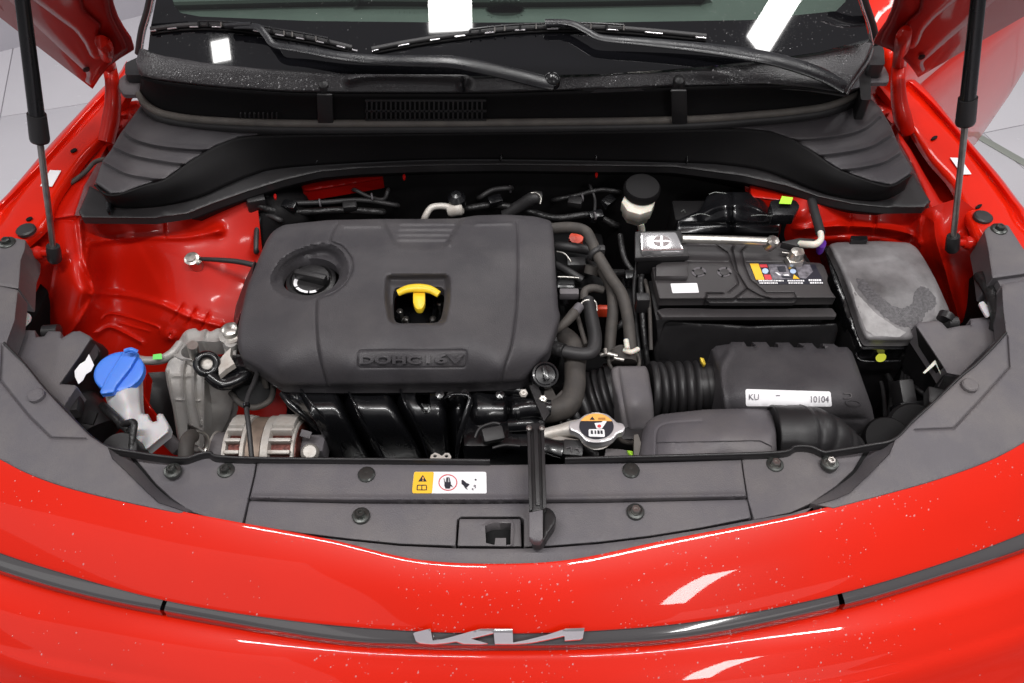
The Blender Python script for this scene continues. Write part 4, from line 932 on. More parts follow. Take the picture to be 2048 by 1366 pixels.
# ================================================================== engine mount (cast aluminium)
mt_ = empty('engine_mount', 'grey cast aluminium engine mount bracket between the washer filler and the engine cover', 'engine mount', loc=tuple(P(400, 780, -.25)))
Al = M['alu']
zM = [(355, 670, -.080), (450, 660, -.075), (470, 680, -.075), (335, 735, -.085), (400, 735, -.080), (470, 740, -.080)]
ho_ = rnd([(362, 700), (376, 686), (400, 682), (430, 684), (442, 681), (450, 700), (448, 716), (400, 716), (372, 716), (362, 710)], 6)
relief('bracket_top', rnd([(352, 690), (368, 664), (378, 658), (392, 656), (398, 663), (412, 657), (420, 664), (436, 656), (452, 660), (472, 655), (476, 690), (470, 735), (400, 740), (345, 716), (335, 712)], 5), zM, Al, mt_, step=4, edge=5, roll=.004, holes=[ho_], skirt=.03,
       feats=[groove([(366, 660), (372, 690)], 4, -.006), groove([(410, 660), (404, 682)], 4, -.006), groove([(345, 708), (360, 716), (400, 722), (450, 722)], 4, -.005), groove(ho_, 4, -.004, True)])
zF = [(330, 735, -.088), (410, 730, -.085), (330, 775, -.105), (410, 775, -.102), (346, 820, -.145), (408, 830, -.145), (356, 890, -.205), (404, 900, -.205)]
relief('bracket_front', rnd([(330, 742), (337, 722), (350, 713), (366, 718), (388, 722), (409, 726), (412, 760), (412, 830), (410, 900), (392, 904), (372, 897), (357, 888), (352, 860), (345, 815), (334, 768)], 4), zF, Al, mt_, step=3.5, edge=3, roll=.002, skirt=.03,
       feats=[groove([(372, 716), (366, 745), (368, 790), (380, 850), (392, 890)], 2.6, -.007), groove([(394, 722), (388, 750), (390, 800), (402, 850)], 2.6, -.007), groove([(409, 728), (408, 800), (407, 895)], 2.6, -.006), groove([(334, 742), (340, 780), (350, 830), (360, 884)], 2.6, -.006),
              groove([(346, 752), (364, 752)], 3, -.003), groove([(372, 752), (386, 752)], 3, -.003), groove([(352, 800), (370, 800)], 2, -.003), groove([(390, 801), (398, 802)], 2, -.003), pocket(rnd([(374, 846), (402, 860), (402, 892), (376, 886)], 4), 4, .016)])
relief('bracket_side', rnd([(411, 730), (440, 738), (456, 752), (464, 780), (470, 800), (460, 838), (446, 862), (428, 884), (408, 904), (409, 820)], 4), [(411, 730, -.088), (440, 738, -.092), (470, 800, -.142), (446, 862, -.205), (408, 904, -.206), (411, 820, -.142), (440, 800, -.138)], Al, mt_, step=4, edge=3, roll=.002, skirt=.02)
tubeP('arm', [(268, 716, -.10), (290, 721, -.095), (320, 720, -.09), (345, 708, -.085), (360, 690, -.085)], [13, 14, 15, 17, 16], Al, mt_, n=20, flat=.6)
decal('green_mark', [(306, 709), (323, 707), (324, 718), (305, 719)], -.071, M['sn'], mt_, lift=0)
lathe('bolt_head', [(.014, -.03), (.014, -.010), (.019, -.009), (.019, -.005), (.012, -.004), (.012, .005), (.009, .007), (0, .007)], P(460, 662, -.058), (0, -.15, 1), M['steel'], mt_, n=24)
lathe('bolt_head', [(.012, -.03), (.012, -.002), (.009, .004), (0, .004)], P(462, 686, -.07), (.2, -.2, 1), Al, mt_, n=18)
sweep('stud', [P(385, 690, -.03), P(390, 712, -.06)], .0075, M['steel'], mt_, n=16, smooth_path=False)
bz = surfz(lambda x, y: -.062+0*x)
def torus(name, c, ax, R_, r_, mt, par): 
    ax = Vector(ax).normalized(); a = ax.orthogonal().normalized(); b = ax.cross(a)
    vs = []; fs = []; n, m = 36, 14
    for i in range(n):
        t = 2*math.pi*i/n; d = a*math.cos(t)+b*math.sin(t)
        for k in range(m):
            u = 2*math.pi*k/m; vs.append(c+d*(R_+r_*math.cos(u))+ax*(r_*1.3*math.sin(u)))
    for i in range(n):
        for k in range(m): fs.append((i*m+k, i*m+(k+1) % m, ((i+1) % n)*m+(k+1) % m, ((i+1) % n)*m+k))
    return mesh(name, vs, fs, mt, par)
torus('eye', P(414, 728, -.060), (.25, -.55, .8), .0135, .006, M['gloss'], mt_)
lathe('eye_core', [(.010, -.01), (.009, .001), (.005, .002), (0, .001)], P(416, 727, -.062), (.25, -.55, .8), M['alud'], mt_, n=24)
sweep('eye_arm', [P(418, 748, -.072), P(445, 765, -.085), P(480, 752, -.09), P(500, 730, -.09)], [.014, .016, .016, .014], M['gloss'], mt_, n=16, flat=.7)
relief('ear', [(436, 724), (448, 708), (462, 695), (460, 712), (469, 727), (452, 738), (438, 750)], [(430, 712, -.06), (462, 694, -.055), (470, 730, -.06), (442, 745, -.062)], M['alud'], mt_, step=5, skirt=.01)
# radiator hose end beside the mount, wheel-side hoses
rh = empty('lower_coolant_pipe', 'short grey pipe stub with a clamp at the foot of the engine mount', 'pipe', loc=tuple(P(375, 890, -.12)))
tubeP('pipe', [(384, 872, -.10), (376, 880, -.09), (372, 900, -.09), (372, 930, -.10)], 15, M['rubber'], rh, n=20)
torus('clamp', P(392, 888, -.11), (.8, -.5, .4), .018, .0025, M['steel'], rh)
tubeP('clip', [(398, 896, -.09), (408, 905, -.085), (404, 914, -.085)], 3, M['steel'], rh, n=8)
dd = empty('wheel_side_hose', 'dark ribbed hose between the red inner wing and the engine mount', 'hose', loc=tuple(P(310, 790, -.3)))
sweep('hose', [P(308, 750, -.20), P(312, 790, -.22), P(330, 850, -.27), P(350, 900, -.34)], [.036, .042, .045, .04], M['rubberd'], dd, n=24)
relief('red_bracket', [(284, 740), (296, 745), (290, 790), (300, 810), (330, 850), (350, 880), (358, 935), (290, 935), (300, 870), (282, 800)], [(284, 740, -.12), (300, 810, -.16), (350, 880, -.2), (300, 930, -.25)], pi, dd, step=6, edge=6, roll=.006, skirt=.02)
box('plug', tuple(P(345, 888, -.15)), (.03, .018, .018), M['panel'], dd, rot=(.3, .3, -.7), bevel=.003)

# ================================================================== washer bottle filler with blue cap
wf = empty('washer_filler', 'white washer bottle neck with a bright blue flip cap on the left of the bay', 'washer filler', loc=tuple(P(250, 800, -.15)))
cc = P(238, 745, -.055); axn = Vector((.15, -.30, 1)).normalized()
capz = surfz(lambda x, y: cc.z-(axn.x*(x-cc.x)+axn.y*(y-cc.y))/axn.z)
capo = ell(238, 743.5, 52, 38.5, -19, 60); capo_ = cat([(188, 762), (190, 745), (205, 724), (228, 712), (246, 703), (262, 703), (276, 712), (287, 730), (285, 750), (268, 768), (245, 778), (232, 781), (214, 787), (200, 778)], 4, True)
relief('blue_cap', capo, lambda x, y: capz(x, y)+.002, M['blue'], wf, step=4, edge=4, roll=.0025, skirt=.007)
relief('cap_tab', rnd([(247, 703), (268, 699), (277, 704), (274, 714), (262, 736), (246, 756), (232, 774), (228, 786), (202, 789), (200, 783), (216, 750), (228, 732), (238, 716)], 4), lambda x, y: capz(x, y)+.007, M['blue'], wf, step=4, edge=4, roll=.002, skirt=.006)
tubeP('cap_hinge', [(250, 702, -.028), (262, 699, -.026), (275, 704, -.03)], 4.5, M['blue'], wf, n=10)
zN = [(205, 780, -.072), (280, 760, -.072), (240, 775, -.058), (214, 800, -.078), (250, 800, -.064), (280, 800, -.080), (230, 830, -.088), (255, 840, -.078), (280, 840, -.088), (260, 880, -.10), (290, 860, -.09), (310, 840, -.085), (338, 855, -.085), (290, 900, -.09), (270, 925, -.10)]
relief('neck', [(208, 776), (220, 786), (240, 780), (262, 768), (280, 752), (281, 800), (284, 826), (290, 828), (296, 828), (299, 838), (306, 844), (314, 842), (313, 832), (318, 827), (326, 828), (336, 845), (340, 855), (337, 866), (300, 896), (288, 904), (270, 905), (272, 880), (262, 862), (240, 850), (222, 826), (212, 800)],
       zN, M['milk'], wf, step=4, edge=6, roll=.008, skirt=.012)
hv = empty('washer_pump_loom', 'black corrugated loom and round cover in front of the washer filler neck', 'wiring loom', loc=tuple(P(255, 880, -.1)))
tubeP('loom', [(240, 852, -.075), (256, 846, -.058), (268, 846, -.055), (266, 870, -.060), (262, 905, -.07)], 7, M['tape'], hv, n=12)
lathe('round_cover', [(.024, -.06), (.026, -.004), (.024, 0), (.0, .001)], P(236, 900, -.065), (0, -.25, 1), M['black'], hv, n=30)
tubeP('dark_loom', [(206, 812, -.09), (226, 830, -.075), (244, 848, -.07), (258, 860, -.07)], 9, M['tape'], hv, n=12)

# ================================================================== headlamp housings
hl = empty('headlamp_housing', 'black headlamp housing with a torn white label at the left corner', 'headlamp housing', 'headlamp housings', loc=tuple(P(110, 720, -.1)))
hz = [(35, 660, -.030), (183, 674, -.030), (154, 773, -.035), (60, 760, -.03)]
relief('top_plate', [(34, 660), (70, 661), (72, 674), (88, 673), (97, 662), (121, 663), (124, 676), (146, 663), (160, 662), (180, 672), (184, 676), (158, 716), (121, 768), (148, 770), (155, 774), (128, 815), (88, 777), (45, 730), (8, 690), (14, 672)], hz, M['panel'], hl, step=6, edge=4, roll=.003, skirt=.03)
tubeP('round_boss', [(88, 664, -.04), (118, 662, -.04)], 14, M['black'], hl, n=16)
solid('side_wall', [P(184, 676, -.032), P(206, 688, -.07), P(204, 770, -.10), P(190, 800, -.12), P(140, 800, -.10), P(121, 768, -.033)], .02, M['black'], hl, .004, (0, .2, -1))
decal('torn_label', [(178, 708), (188, 730), (182, 742), (172, 748), (166, 760), (157, 768), (150, 754), (149, 742), (160, 728), (170, 722)], [(178, 708, -.04), (157, 768, -.052), (188, 730, -.05), (150, 745, -.045)], M['sw'], hl, lift=.006)
sweep('bulb_cover', [P(150, 800, -.11), P(172, 840, -.12), P(192, 872, -.13)], [.03, .036, .038], M['black'], hl, n=28)
box('cover_emboss', tuple(P(182, 836, -.052)), (.014, .018, .004), M['blackm'], hl, rot=(.3, 0, -.2), bevel=.001)
box('corner_block', tuple(P(146, 812, -.06)), (.022, .03, .02), M['black'], hl, rot=(0, 0, .2), bevel=.003)
relief('white_tag', rnd([(38, 628), (52, 624), (62, 630), (60, 640), (48, 652), (42, 656), (36, 652)], 4), -.03, M['milk'], hl, step=5, skirt=.003)
hr = empty('headlamp_housing', 'black headlamp housing with wiring plug at the right corner', 'headlamp housing', 'headlamp housings', loc=tuple(P(1910, 720, -.1)))
hzr = [(1830, 650, -.030), (1975, 634, -.030), (2012, 660, -.03), (1888, 735, -.035), (1920, 751, -.03)]
relief('top_plate', [(1830, 650), (1838, 645), (1876, 641), (1884, 646), (1894, 657), (1918, 652), (1941, 650), (1940, 638), (1975, 634), (1996, 652), (2012, 662), (1972, 700), (1920, 752), (1893, 747), (1886, 734), (1858, 692)], hzr, M['panel'], hr, step=6, edge=4, roll=.003, skirt=.03)
tubeP('round_boss', [(1893, 646, -.038), (1912, 645, -.038)], 13, M['black'], hr, n=16)
solid('side_wall', [P(1830, 650, -.033), P(1886, 734, -.037), P(1893, 750, -.05), P(1850, 800, -.12), P(1816, 745, -.11), P(1812, 680, -.08)], .02, M['blackm'], hr, .004, (0, .2, -1))
solid('lower_wall', [P(1886, 748, -.04), P(1920, 752, -.036), P(1890, 800, -.05), P(1870, 770, -.08)], .03, M['black'], hr, .003)
relief('paper_tag', [(1846, 745), (1872, 718), (1884, 716), (1892, 735), (1882, 750), (1872, 728), (1850, 747)], [(1846, 745, -.05), (1884, 716, -.04), (1882, 750, -.05)], M['milky'], hr, step=5, skirt=.001)
box('plug', tuple(P(1808, 795, -.10)), (.022, .05, .03), M['black'], hr, rot=(.5, 0, .1), bevel=.004)
box('plug', tuple(P(1822, 830, -.10)), (.045, .035, .03), M['gloss'], hr, rot=(.4, .1, .2), bevel=.005)
for k in range(3): tubeP('plug_wire', [(1800+k*7, 770, -.10), (1806+k*7, 740, -.13), (1812+k*6, 700, -.18)], 3, M['rubberd'], hr, n=8)
lathe('bulb_cover', [(.038, -.06), (.042, -.004), (.038, .001), (0, .002)], P(1836, 862, -.07), (0, -.3, 1), M['blackm'], hr, n=28)
lathe('round_cover', [(.028, -.06), (.031, -.004), (.028, .001), (0, .002)], P(1776, 876, -.06), (-.2, -.3, 1), M['blackm'], hr, n=28)
box('corner_block', tuple(P(1868, 800, -.06)), (.022, .03, .02), M['black'], hr, rot=(0, 0, -.3), bevel=.003)
relief('metal_tab', rnd([(1957, 606), (1966, 602), (1982, 618), (1978, 634), (1972, 632)], 3), -.02, M['milk'], hr, step=5, skirt=.003)
lw = empty('corner_loom', 'black taped loom running down beside the right inner wing', 'wiring loom', loc=tuple(P(1970, 600, -.05)))
tubeP('loom', [(1958, 552, -.02), (1972, 570, -.015), (1986, 600, -.015), (1994, 640, -.02), (1990, 660, -.03)], 12, M['tape'], lw, n=14)
tubeP('loom', [(40, 545, -.03), (54, 570, -.04), (50, 600, -.05)], 10, M['tape'], hl, n=12)

shb = empty('shade_block', 'dark rounded block deepening the shade between the left inner wing and the engine cover', 'shade block', loc=tuple(P(530, 430, -.1)))  # dark rounded shape added to deepen the shade beside the inner wing
relief('block', rnd([(500, 384), (560, 372), (620, 380), (620, 450), (560, 470), (530, 520), (516, 520), (508, 440)], 10), [(500, 384, -.04), (620, 380, -.06), (560, 470, -.09), (516, 520, -.12), (560, 420, -.05)], M['blackm'], shb, step=6, edge=14, roll=.015, skirt=.1)
box('bracket', tuple(P(512, 405, -.035)), (.03, .02, .03), M['black'], shb, rot=(.2, .1, .4), bevel=.004)
# ================================================================== battery
bt = empty('battery', 'black car battery with carry handles, warning strip and a polished plus terminal cover', 'battery', loc=tuple(P(1480, 560, -.2)))
bz_ = -.028
top = rnd([(1312, 497), (1378, 487), (1562, 486), (1600, 500), (1612, 524), (1640, 526), (1648, 532), (1656, 552), (1654, 562), (1662, 582), (1672, 596), (1318, 598), (1309, 562), (1303, 530)], 3)
yb1 = [(1378, 487), (1440, 487), (1460, 500), (1472, 530), (1480, 566), (1468, 580), (1440, 597)]
L1 = [(1370, 488), (1432, 490), (1455, 506), (1468, 540), (1477, 568), (1458, 584)]; L2 = [(1470, 486), (1464, 500), (1474, 545), (1494, 578), (1520, 592), (1540, 598)]
L3 = [(1568, 487), (1497, 488), (1482, 502), (1488, 530), (1500, 560), (1532, 586), (1588, 586), (1592, 597)]; L4 = [(1494, 578), (1470, 597)]
bf = [groove(L1, 1.8, .003, sharp=True), groove(L2, 1.8, .004, sharp=True), groove(L3, 1.8, .003, sharp=True), groove(L4, 1.8, .004, sharp=True), groove([(1376, 523), (1460, 524)], 1.2, .0012), groove([(1492, 524), (1572, 524)], 1.2, .0012), groove([(1411, 598), (1414, 587), (1444, 587)], 1.8, .004, sharp=True)]
relief('lid', top, bz_, M['black2'], bt, step=3.6, edge=4, roll=.003, feats=bf, skirt=.014)
c0 = P(1318, 598, bz_); c1 = P(1672, 596, bz_); c2 = P(1600, 487, bz_)
solid('case', [P(1322, 600, bz_-.016)+Vector((0, .004, 0)), P(1668, 598, bz_-.016)+Vector((0, .004, 0)), P(1600, 490, bz_-.016), P(1330, 490, bz_-.016)], .17, M['blackm'], bt, .002)
prism('handle', rnd([(1410, 598), (1414, 588), (1446, 588), (1466, 597), (1560, 597), (1588, 588), (1594, 598), (1588, 606), (1420, 606)], 3), -.034, .006, M['black'], bt, .0015)
for cx in (1398, 1449):                                  # round filler plugs, a ring and a slotted disc
    prism('plug_ring', ell(cx, 543.5, 14.5, 9.5, 0, 28), bz_+.0012, .002, M['panel'], bt, .0004)
    prism('plug_disc', ell(cx, 543.5, 9.5, 6.2, 0, 24), bz_+.0024, .002, M['black2'], bt, .0004)
    for a in (20, 110, 200, 290): prism('plug_slot', ell(cx+12*math.cos(R(a)), 543.5+7.8*math.sin(R(a)), 2.6, 1.8, a, 8), bz_+.0018, .001, M['dark'], bt, 0)
decal('white_label', rnd([(1341, 567), (1394, 566), (1398, 585), (1345, 586)], 2), bz_, M['sw'], bt, lift=.0008)
# coloured warning strip, print by print
Q = lambda pts: [(1470+x/9.752, 500+y/9.75) for x, y in pts]
st = decal('warning_strip', Q([(290, 262), (1560, 280), (1700, 545), (1735, 660), (480, 665), (410, 580)]), bz_, M['sk'], bt, lift=.0006)
def pr(pts, m_, nm='print', l=.0012): decal(nm, Q(pts), bz_, M[m_], st, lift=l, step=6, thick=.0004)
pr([(290, 264), (458, 266), (575, 578), (410, 578)], 'sy', 'yellow_block')
pr([(475, 280), (620, 280), (640, 340), (495, 335)], 'sr'); pr([(560, 480), (690, 480), (725, 575), (590, 578)], 'sr')
pr(ell(592, 408, 62, 52, 10, 16), 'sb'); pr([(640, 280), (1000, 290), (1110, 560), (730, 572)], 'sg')
pr([(780, 430), (830, 440), (900, 490), (860, 490)], 'sw', l=.0017); pr([(940, 480), (1040, 470), (1060, 500), (960, 500)], 'sw', l=.0017); pr([(820, 320), (980, 310), (1000, 420), (860, 430)], 'sk', l=.0017); pr([(900, 500), (1100, 510), (1110, 550), (930, 540)], 'sk', l=.0017)
pr([(1050, 290), (1090, 285), (1120, 330), (1100, 350), (1050, 365)], 'sy'); pr(ell(1133, 412, 60, 46, 10, 16), 'sb'); pr([(1150, 475), (1260, 560), (1130, 560)], 'sy')
pr([(1165, 285), (1460, 285), (1520, 420), (1380, 560), (1260, 540)], 'sg')
def smallprint(x0, x1, y0, y1):                          # print too small to read: rows of short dashes
    r_ = random.Random(int(x0)); x = x0
    while x < x1-1:
        w_ = r_.uniform(1.6, 4.2); e = min(x+w_, x1)
        prism('small_print', [(x, y0), (e, y0), (e+.4, y1), (x+.4, y1)], bz_+.0016, .0004, M['sw'], st, 0); x = e+r_.uniform(.7, 1.3)
for a in ((1517, 1567, 560, 562.6), (1519, 1555, 564.6, 567.2), (1575, 1609, 560, 562.6), (1577, 1606, 564.6, 567.2), (1617, 1642, 558.4, 562), (1620, 1646, 564, 567)): smallprint(*a)
# negative terminal clamp and its lead
tm = empty('battery_clamp', 'bright metal clamp on the minus pole of the battery with a copper lead', 'battery clamp', loc=tuple(P(1596, 512, -.03)))
prism('base', rnd([(1572, 512), (1590, 505), (1607, 508), (1608, 524), (1580, 526)], 3), -.016, .012, M['steel'], tm, .002)
lathe('post', [(.011, -.012), (.0115, 0), (.009, .008), (0, .009)], P(1592, 510, -.012), (0, 0, 1), M['steel'], tm, n=20)
prism('strap', rnd([(1586, 496), (1606, 496), (1610, 508), (1590, 512)], 3), -.004, .006, M['steel'], tm, .0015)
tubeP('bolt', [(1564, 505, -.016), (1582, 507, -.016)], 2.2, M['bolts'], tm, n=10)
tubeP('lead', [(1600, 488, -.01), (1618, 489, .0), (1632, 488, .004), (1642, 478, .004), (1640, 462, .0)], [7, 7, 7, 6, 6], M['milky'], tm, n=12)
tubeP('cable', [(1641, 466, .0), (1634, 440, -.006), (1628, 420, -.012), (1622, 395, -.02)], 9, M['rubberd'], tm, n=12)
prism('sleeve', rnd([(1562, 484), (1600, 476), (1632, 478), (1620, 486), (1594, 492)], 3), -.008, .012, M['rubberd'], tm, .003)
prism('violet_plug', ell(1645, 487, 8, 9, 20, 16), -.012, .015, mat('violet_plastic', (.10, .02, .28), .4), tm, .002)
# plus terminal cover, glossy
pc = empty('terminal_cover', 'polished black plus terminal cover reflecting the lamps at the rear left of the battery', 'terminal cover', loc=tuple(P(1322, 490, -.03)))
k0 = [P(1275, 461, .004), P(1357, 460, .004), P(1376, 505, .008), P(1274, 507, .008)]
solid('lid', [P(1281, 464, .010), P(1352, 463, .010), P(1369, 500, .004), P(1283, 502, .004)], .012, M['foil'], pc, .003)
solid('rim', [P(1270, 462, .0), P(1362, 460, .0), P(1380, 512, -.006), P(1270, 516, -.006)], .010, M['black'], pc, .003)
solid('skirt', [P(1276, 470, -.008), P(1360, 466, -.008), P(1372, 520, -.014), P(1276, 522, -.014)], .03, M['blackm'], pc, .003)
pz = surfz(lambda x, y: .010+(y-P(1320, 464, .010).y)*(.006/(P(1320, 464, .010).y-P(1325, 500, .004).y)), .0008)
decal('plus_disc', ell(1323, 482, 17, 11, 0, 28), pz, mat('dull_brown_disc', (.12, .085, .09), .3), pc, lift=0)
decal('plus_bar', rnd([(1308, 480.7), (1338, 480.7), (1338, 483.3), (1308, 483.3)], 1), pz, M['chrome'], pc, lift=.0006); decal('plus_bar', rnd([(1321, 472), (1325, 472), (1325.5, 492), (1321.5, 492)], 1), pz, M['chrome'], pc, lift=.001)
prism('hood_flap', [(1334, 520), (1375, 520), (1376, 552), (1312, 552), (1312, 530)], -.018, .012, M['black2'], pc, .002)
# hold-down bar
hb = sweep('hold_down_bar', [P(1364, 478, .0), P(1460, 480, .0), P(1534, 483, .0)], .0085, M['steel'], None, n=18, flat=.8, smooth_path=False); tag(hb, 'bright metal hold-down bar lying across the rear of the battery', 'bar')
lathe('end_nut', [(.010, -.01), (.0105, .006), (.007, .01), (0, .011)], P(1543, 486, .0), (.3, -.3, 1), M['bolts'], hb, n=18)
# battery tray
by = empty('battery_tray', 'black battery tray wall with a dusty ledge in front of the battery', 'battery tray', loc=tuple(P(1490, 680, -.2)))
prism('ledge', rnd([(1314, 620), (1330, 616), (1460, 617), (1664, 616), (1673, 628), (1672, 633), (1324, 634)], 3), -.052, .008, M['black2'], by, .002)
relief('front_wall', rnd([(1328, 646), (1340, 640), (1500, 652), (1674, 646), (1676, 660), (1660, 720), (1500, 745), (1310, 760), (1305, 700)], 6), [(1328, 646, -.075), (1500, 650, -.07), (1674, 646, -.075), (1676, 700, -.13), (1500, 745, -.16), (1310, 740, -.16)], M['black'], by, step=6, edge=8, roll=.006, skirt=.05)
solid('side_wall', [P(1296, 560, -.06), P(1312, 640, -.075), P(1318, 720, -.14), P(1295, 700, -.16)], .02, M['black'], by, .003, (1, 0, 0))
box('tray', tuple(P(1480, 600, -.24)), (.29, .22, .03), M['blackm'], by, bevel=.006)
# control unit behind the battery
cu = empty('control_unit', 'dark ribbed control unit box behind the battery', 'control unit', loc=tuple(P(1450, 430, -.05)))
relief('lid', rnd([(1355, 440), (1400, 420), (1415, 390), (1440, 384), (1500, 384), (1525, 398), (1540, 420), (1565, 436), (1560, 468), (1350, 468)], 6), [(1355, 440, -.05), (1415, 390, -.03), (1500, 384, -.03), (1560, 440, -.05), (1460, 430, -.016), (1460, 400, -.012), (1455, 466, -.05)], M['gloss'], cu, step=5, edge=5, roll=.003, skirt=.03,
       feats=[groove([(1461, 380), (1462, 470)], 5, .008), groove([(1400, 430), (1440, 412), (1500, 412), (1535, 430)], 7, -.006), groove([(1360, 448), (1550, 448)], 3, .004)])
for a in ([(1418, 389, .0), (1430, 385, .002), (1452, 387, .002)], [(1380, 434, .0), (1400, 428, .002), (1420, 432, .0)], [(1502, 432, .0), (1520, 430, .002), (1545, 432, .0)], [(1362, 424, -.01), (1368, 420, -.01), (1371, 426, -.01)]): tubeP('clip', a, 1.3, M['bolt'], cu, n=8)
box('base', tuple(P(1455, 455, -.09)), (.20, .05, .08), M['blackm'], cu, bevel=.004)
decal('lime_tag', [(1564, 392), (1586, 395), (1582, 408), (1558, 407)], .002, M['lime'], cu, lift=0)
prism('tag_holder', rnd([(1540, 402), (1560, 398), (1592, 400), (1600, 412), (1590, 430), (1545, 430)], 4), -.004, .02, M['gloss'], cu, .003)
# brake fluid reservoir
br = empty('brake_fluid_reservoir', 'cream brake fluid reservoir with a ribbed black screw cap behind the battery', 'reservoir', loc=tuple(P(1275, 430, -.08)))
rc = P(1275, 414, -.034)
lathe('tank', [(.018, -.026), (.023, -.021), (.025, -.009), (.0275, -.007), (.0275, .012), (.022, .016)], rc, (0, -.12, 1), M['milky'], br, n=8, angle=50)
lathe('cap', [(.026, 0), (.0285, .003), (.030, .005), (.030, .014), (.0275, .019), (.012, .021), (0, .021)], P(1282, 388, -.018), (0, -.12, 1), M['blackm'], br, n=40)
for k in range(26):
    a = 2*math.pi*k/26; c_ = P(1282, 388, -.018)+Vector((.030*math.cos(a), .030*math.sin(a), .009)); box('cap_rib', tuple(c_), (.0012, .0012, .012), M['blackm'], br, rot=(0, 0, a), bevel=.0004)
tubeP('outlet', [(1281, 446, -.09), (1284, 462, -.11)], 7, M['milky'], br, n=12)

# ================================================================== fuse box
fb = empty('fuse_box', 'dusty fuse box lid with a dark wiped patch beside the battery', 'fuse box', loc=tuple(P(1790, 590, -.12)))
fo_ = rnd([(1656, 490), (1672, 485), (1755, 482), (1818, 485), (1834, 496), (1850, 520), (1872, 560), (1898, 618), (1902, 636), (1890, 655), (1850, 675), (1812, 682), (1732, 682), (1722, 664), (1702, 600), (1680, 540)], 8)
zb = [(1656, 490, -.040), (1755, 482, -.042), (1834, 496, -.042), (1900, 636, -.050), (1732, 682, -.052), (1812, 682, -.052), (1680, 545, -.038), (1770, 580, -.030), (1850, 600, -.036), (1700, 600, -.040)]
relief('lid', fo_, zb, M['dusty'], fb, step=4, edge=12, roll=.009, skirt=.012, feats=[pocket(rnd([(1690, 520), (1800, 508), (1850, 560), (1880, 625), (1840, 655), (1745, 655), (1715, 600)], 20), 14, .003)])
wp = rnd([(1712, 556), (1730, 560), (1752, 585), (1786, 612), (1800, 618), (1824, 610), (1828, 585), (1838, 572), (1856, 576), (1872, 596), (1874, 612), (1852, 624), (1846, 642), (1828, 655), (1800, 652), (1768, 634), (1736, 602), (1716, 575)], 6)
def rough(poly, s, a): 
    p = dens(poly, s); return p+rng.normal(0, a, p.shape)
decal('wiped_patch', rough(wp, 4, 1.0), lambda x, y: o_zf['lid_f'](x, y), M['wiped'], fb, lift=.0005, step=5, thick=.0003) if False else None
lidf = [o for o in fb.children if o.name.startswith('lid')][0]
decal('pale_streak', rough([(1700, 562), (1716, 590), (1750, 625), (1790, 654), (1812, 664), (1800, 674), (1748, 672), (1732, 660), (1712, 610)], 5, .5), o_zf[lidf.name], M['pale'], fb, lift=.0003, step=6, thick=.0002)  # pale highlight painted along the front of the lid
decal('wiped_patch', rough(wp, 4, 1.0), o_zf[lidf.name], M['wiped'], fb, lift=.0004, step=5, thick=.0003)
relief('rim', rnd([(1646, 492), (1660, 490), (1702, 600), (1728, 684), (1812, 690), (1810, 700), (1722, 700), (1694, 640), (1660, 545)], 4), [(1646, 492, -.065), (1702, 600, -.065), (1728, 690, -.075), (1812, 690, -.075), (1694, 640, -.078)], M['gloss'], fb, step=5, edge=4, roll=.004, skirt=.02)
solid('body', [P(1668, 560, -.085), P(1706, 690, -.09), P(1722, 712, -.095), P(1815, 712, -.095), P(1840, 660, -.09), P(1800, 540, -.085)], .16, M['blackm'], fb, .004)
tubeP('body_rib', [(1712, 706, -.092), (1726, 722, -.094), (1800, 722, -.094)], 2.5, M['gloss'], fb, n=8)
decal('round_dot', ell(1762, 715, 11, 8.5, -20, 22), -.088, M['olive'], fb, lift=0, step=4)
prism('latch', rnd([(1702, 471), (1735, 472), (1736, 482), (1702, 481)], 2), -.035, .02, M['gloss'], fb, .002)
tubeP('knob', [(1894, 628, -.030), (1888, 640, -.034)], 15, M['black'], fb, n=18)

# ================================================================== air filter housing
af = empty('air_filter_housing', 'grey air filter housing with a white barcode label and lifting arrow', 'air filter box', loc=tuple(P(1580, 770, -.12)))
ao = [(1422, 700), (1432, 692), (1458, 688), (1462, 684), (1488, 684), (1494, 693), (1508, 693), (1504, 684), (1532, 684), (1540, 694), (1556, 694), (1551, 685), (1578, 685), (1588, 695), (1604, 695), (1597, 686), (1624, 686), (1634, 697), (1650, 697), (1642, 687), (1668, 688), (1676, 694), (1694, 694), (1704, 704), (1716, 735), (1732, 780), (1744, 815), (1750, 845), (1700, 880), (1600, 870), (1500, 850), (1450, 860), (1442, 790), (1436, 745), (1426, 715)]
zA = [(1422, 700, -.060), (1458, 688, -.050), (1676, 692, -.050), (1704, 704, -.055), (1750, 830, -.085), (1736, 800, -.060), (1460, 740, -.030), (1580, 740, -.018), (1680, 745, -.026), (1460, 800, -.035), (1600, 810, -.018), (1700, 805, -.030), (1450, 860, -.09), (1600, 850, -.055), (1700, 860, -.10), (1600, 712, -.026)]
relief('housing', ao, zA, M['cover'], af, step=4, edge=12, roll=.010, skirt=.06, feats=[groove([(1460, 702), (1440, 750), (1452, 830)], 7, -.005), groove([(1500, 833), (1640, 836), (1724, 838)], 5, .004)])
hz_ = o_zf[[o for o in af.children][0].name]
decal('label', rnd([(1491, 778), (1661, 783), (1664, 813), (1492, 812)], 4), hz_, M['sw'], af, lift=.0010, step=6)
text('KU', 1498, 788, 1518, 800, hz_, M['sg'], af, h=.0020); text('10104', 1622, 792, 1658, 805, hz_, M['sg'], af, h=.0020); text('-', 1552, 790, 1560, 792, hz_, M['sg'], af, h=.002)
text('⊃', 1688, 786, 1704, 797, hz_, M['panel'], af, h=.0025)
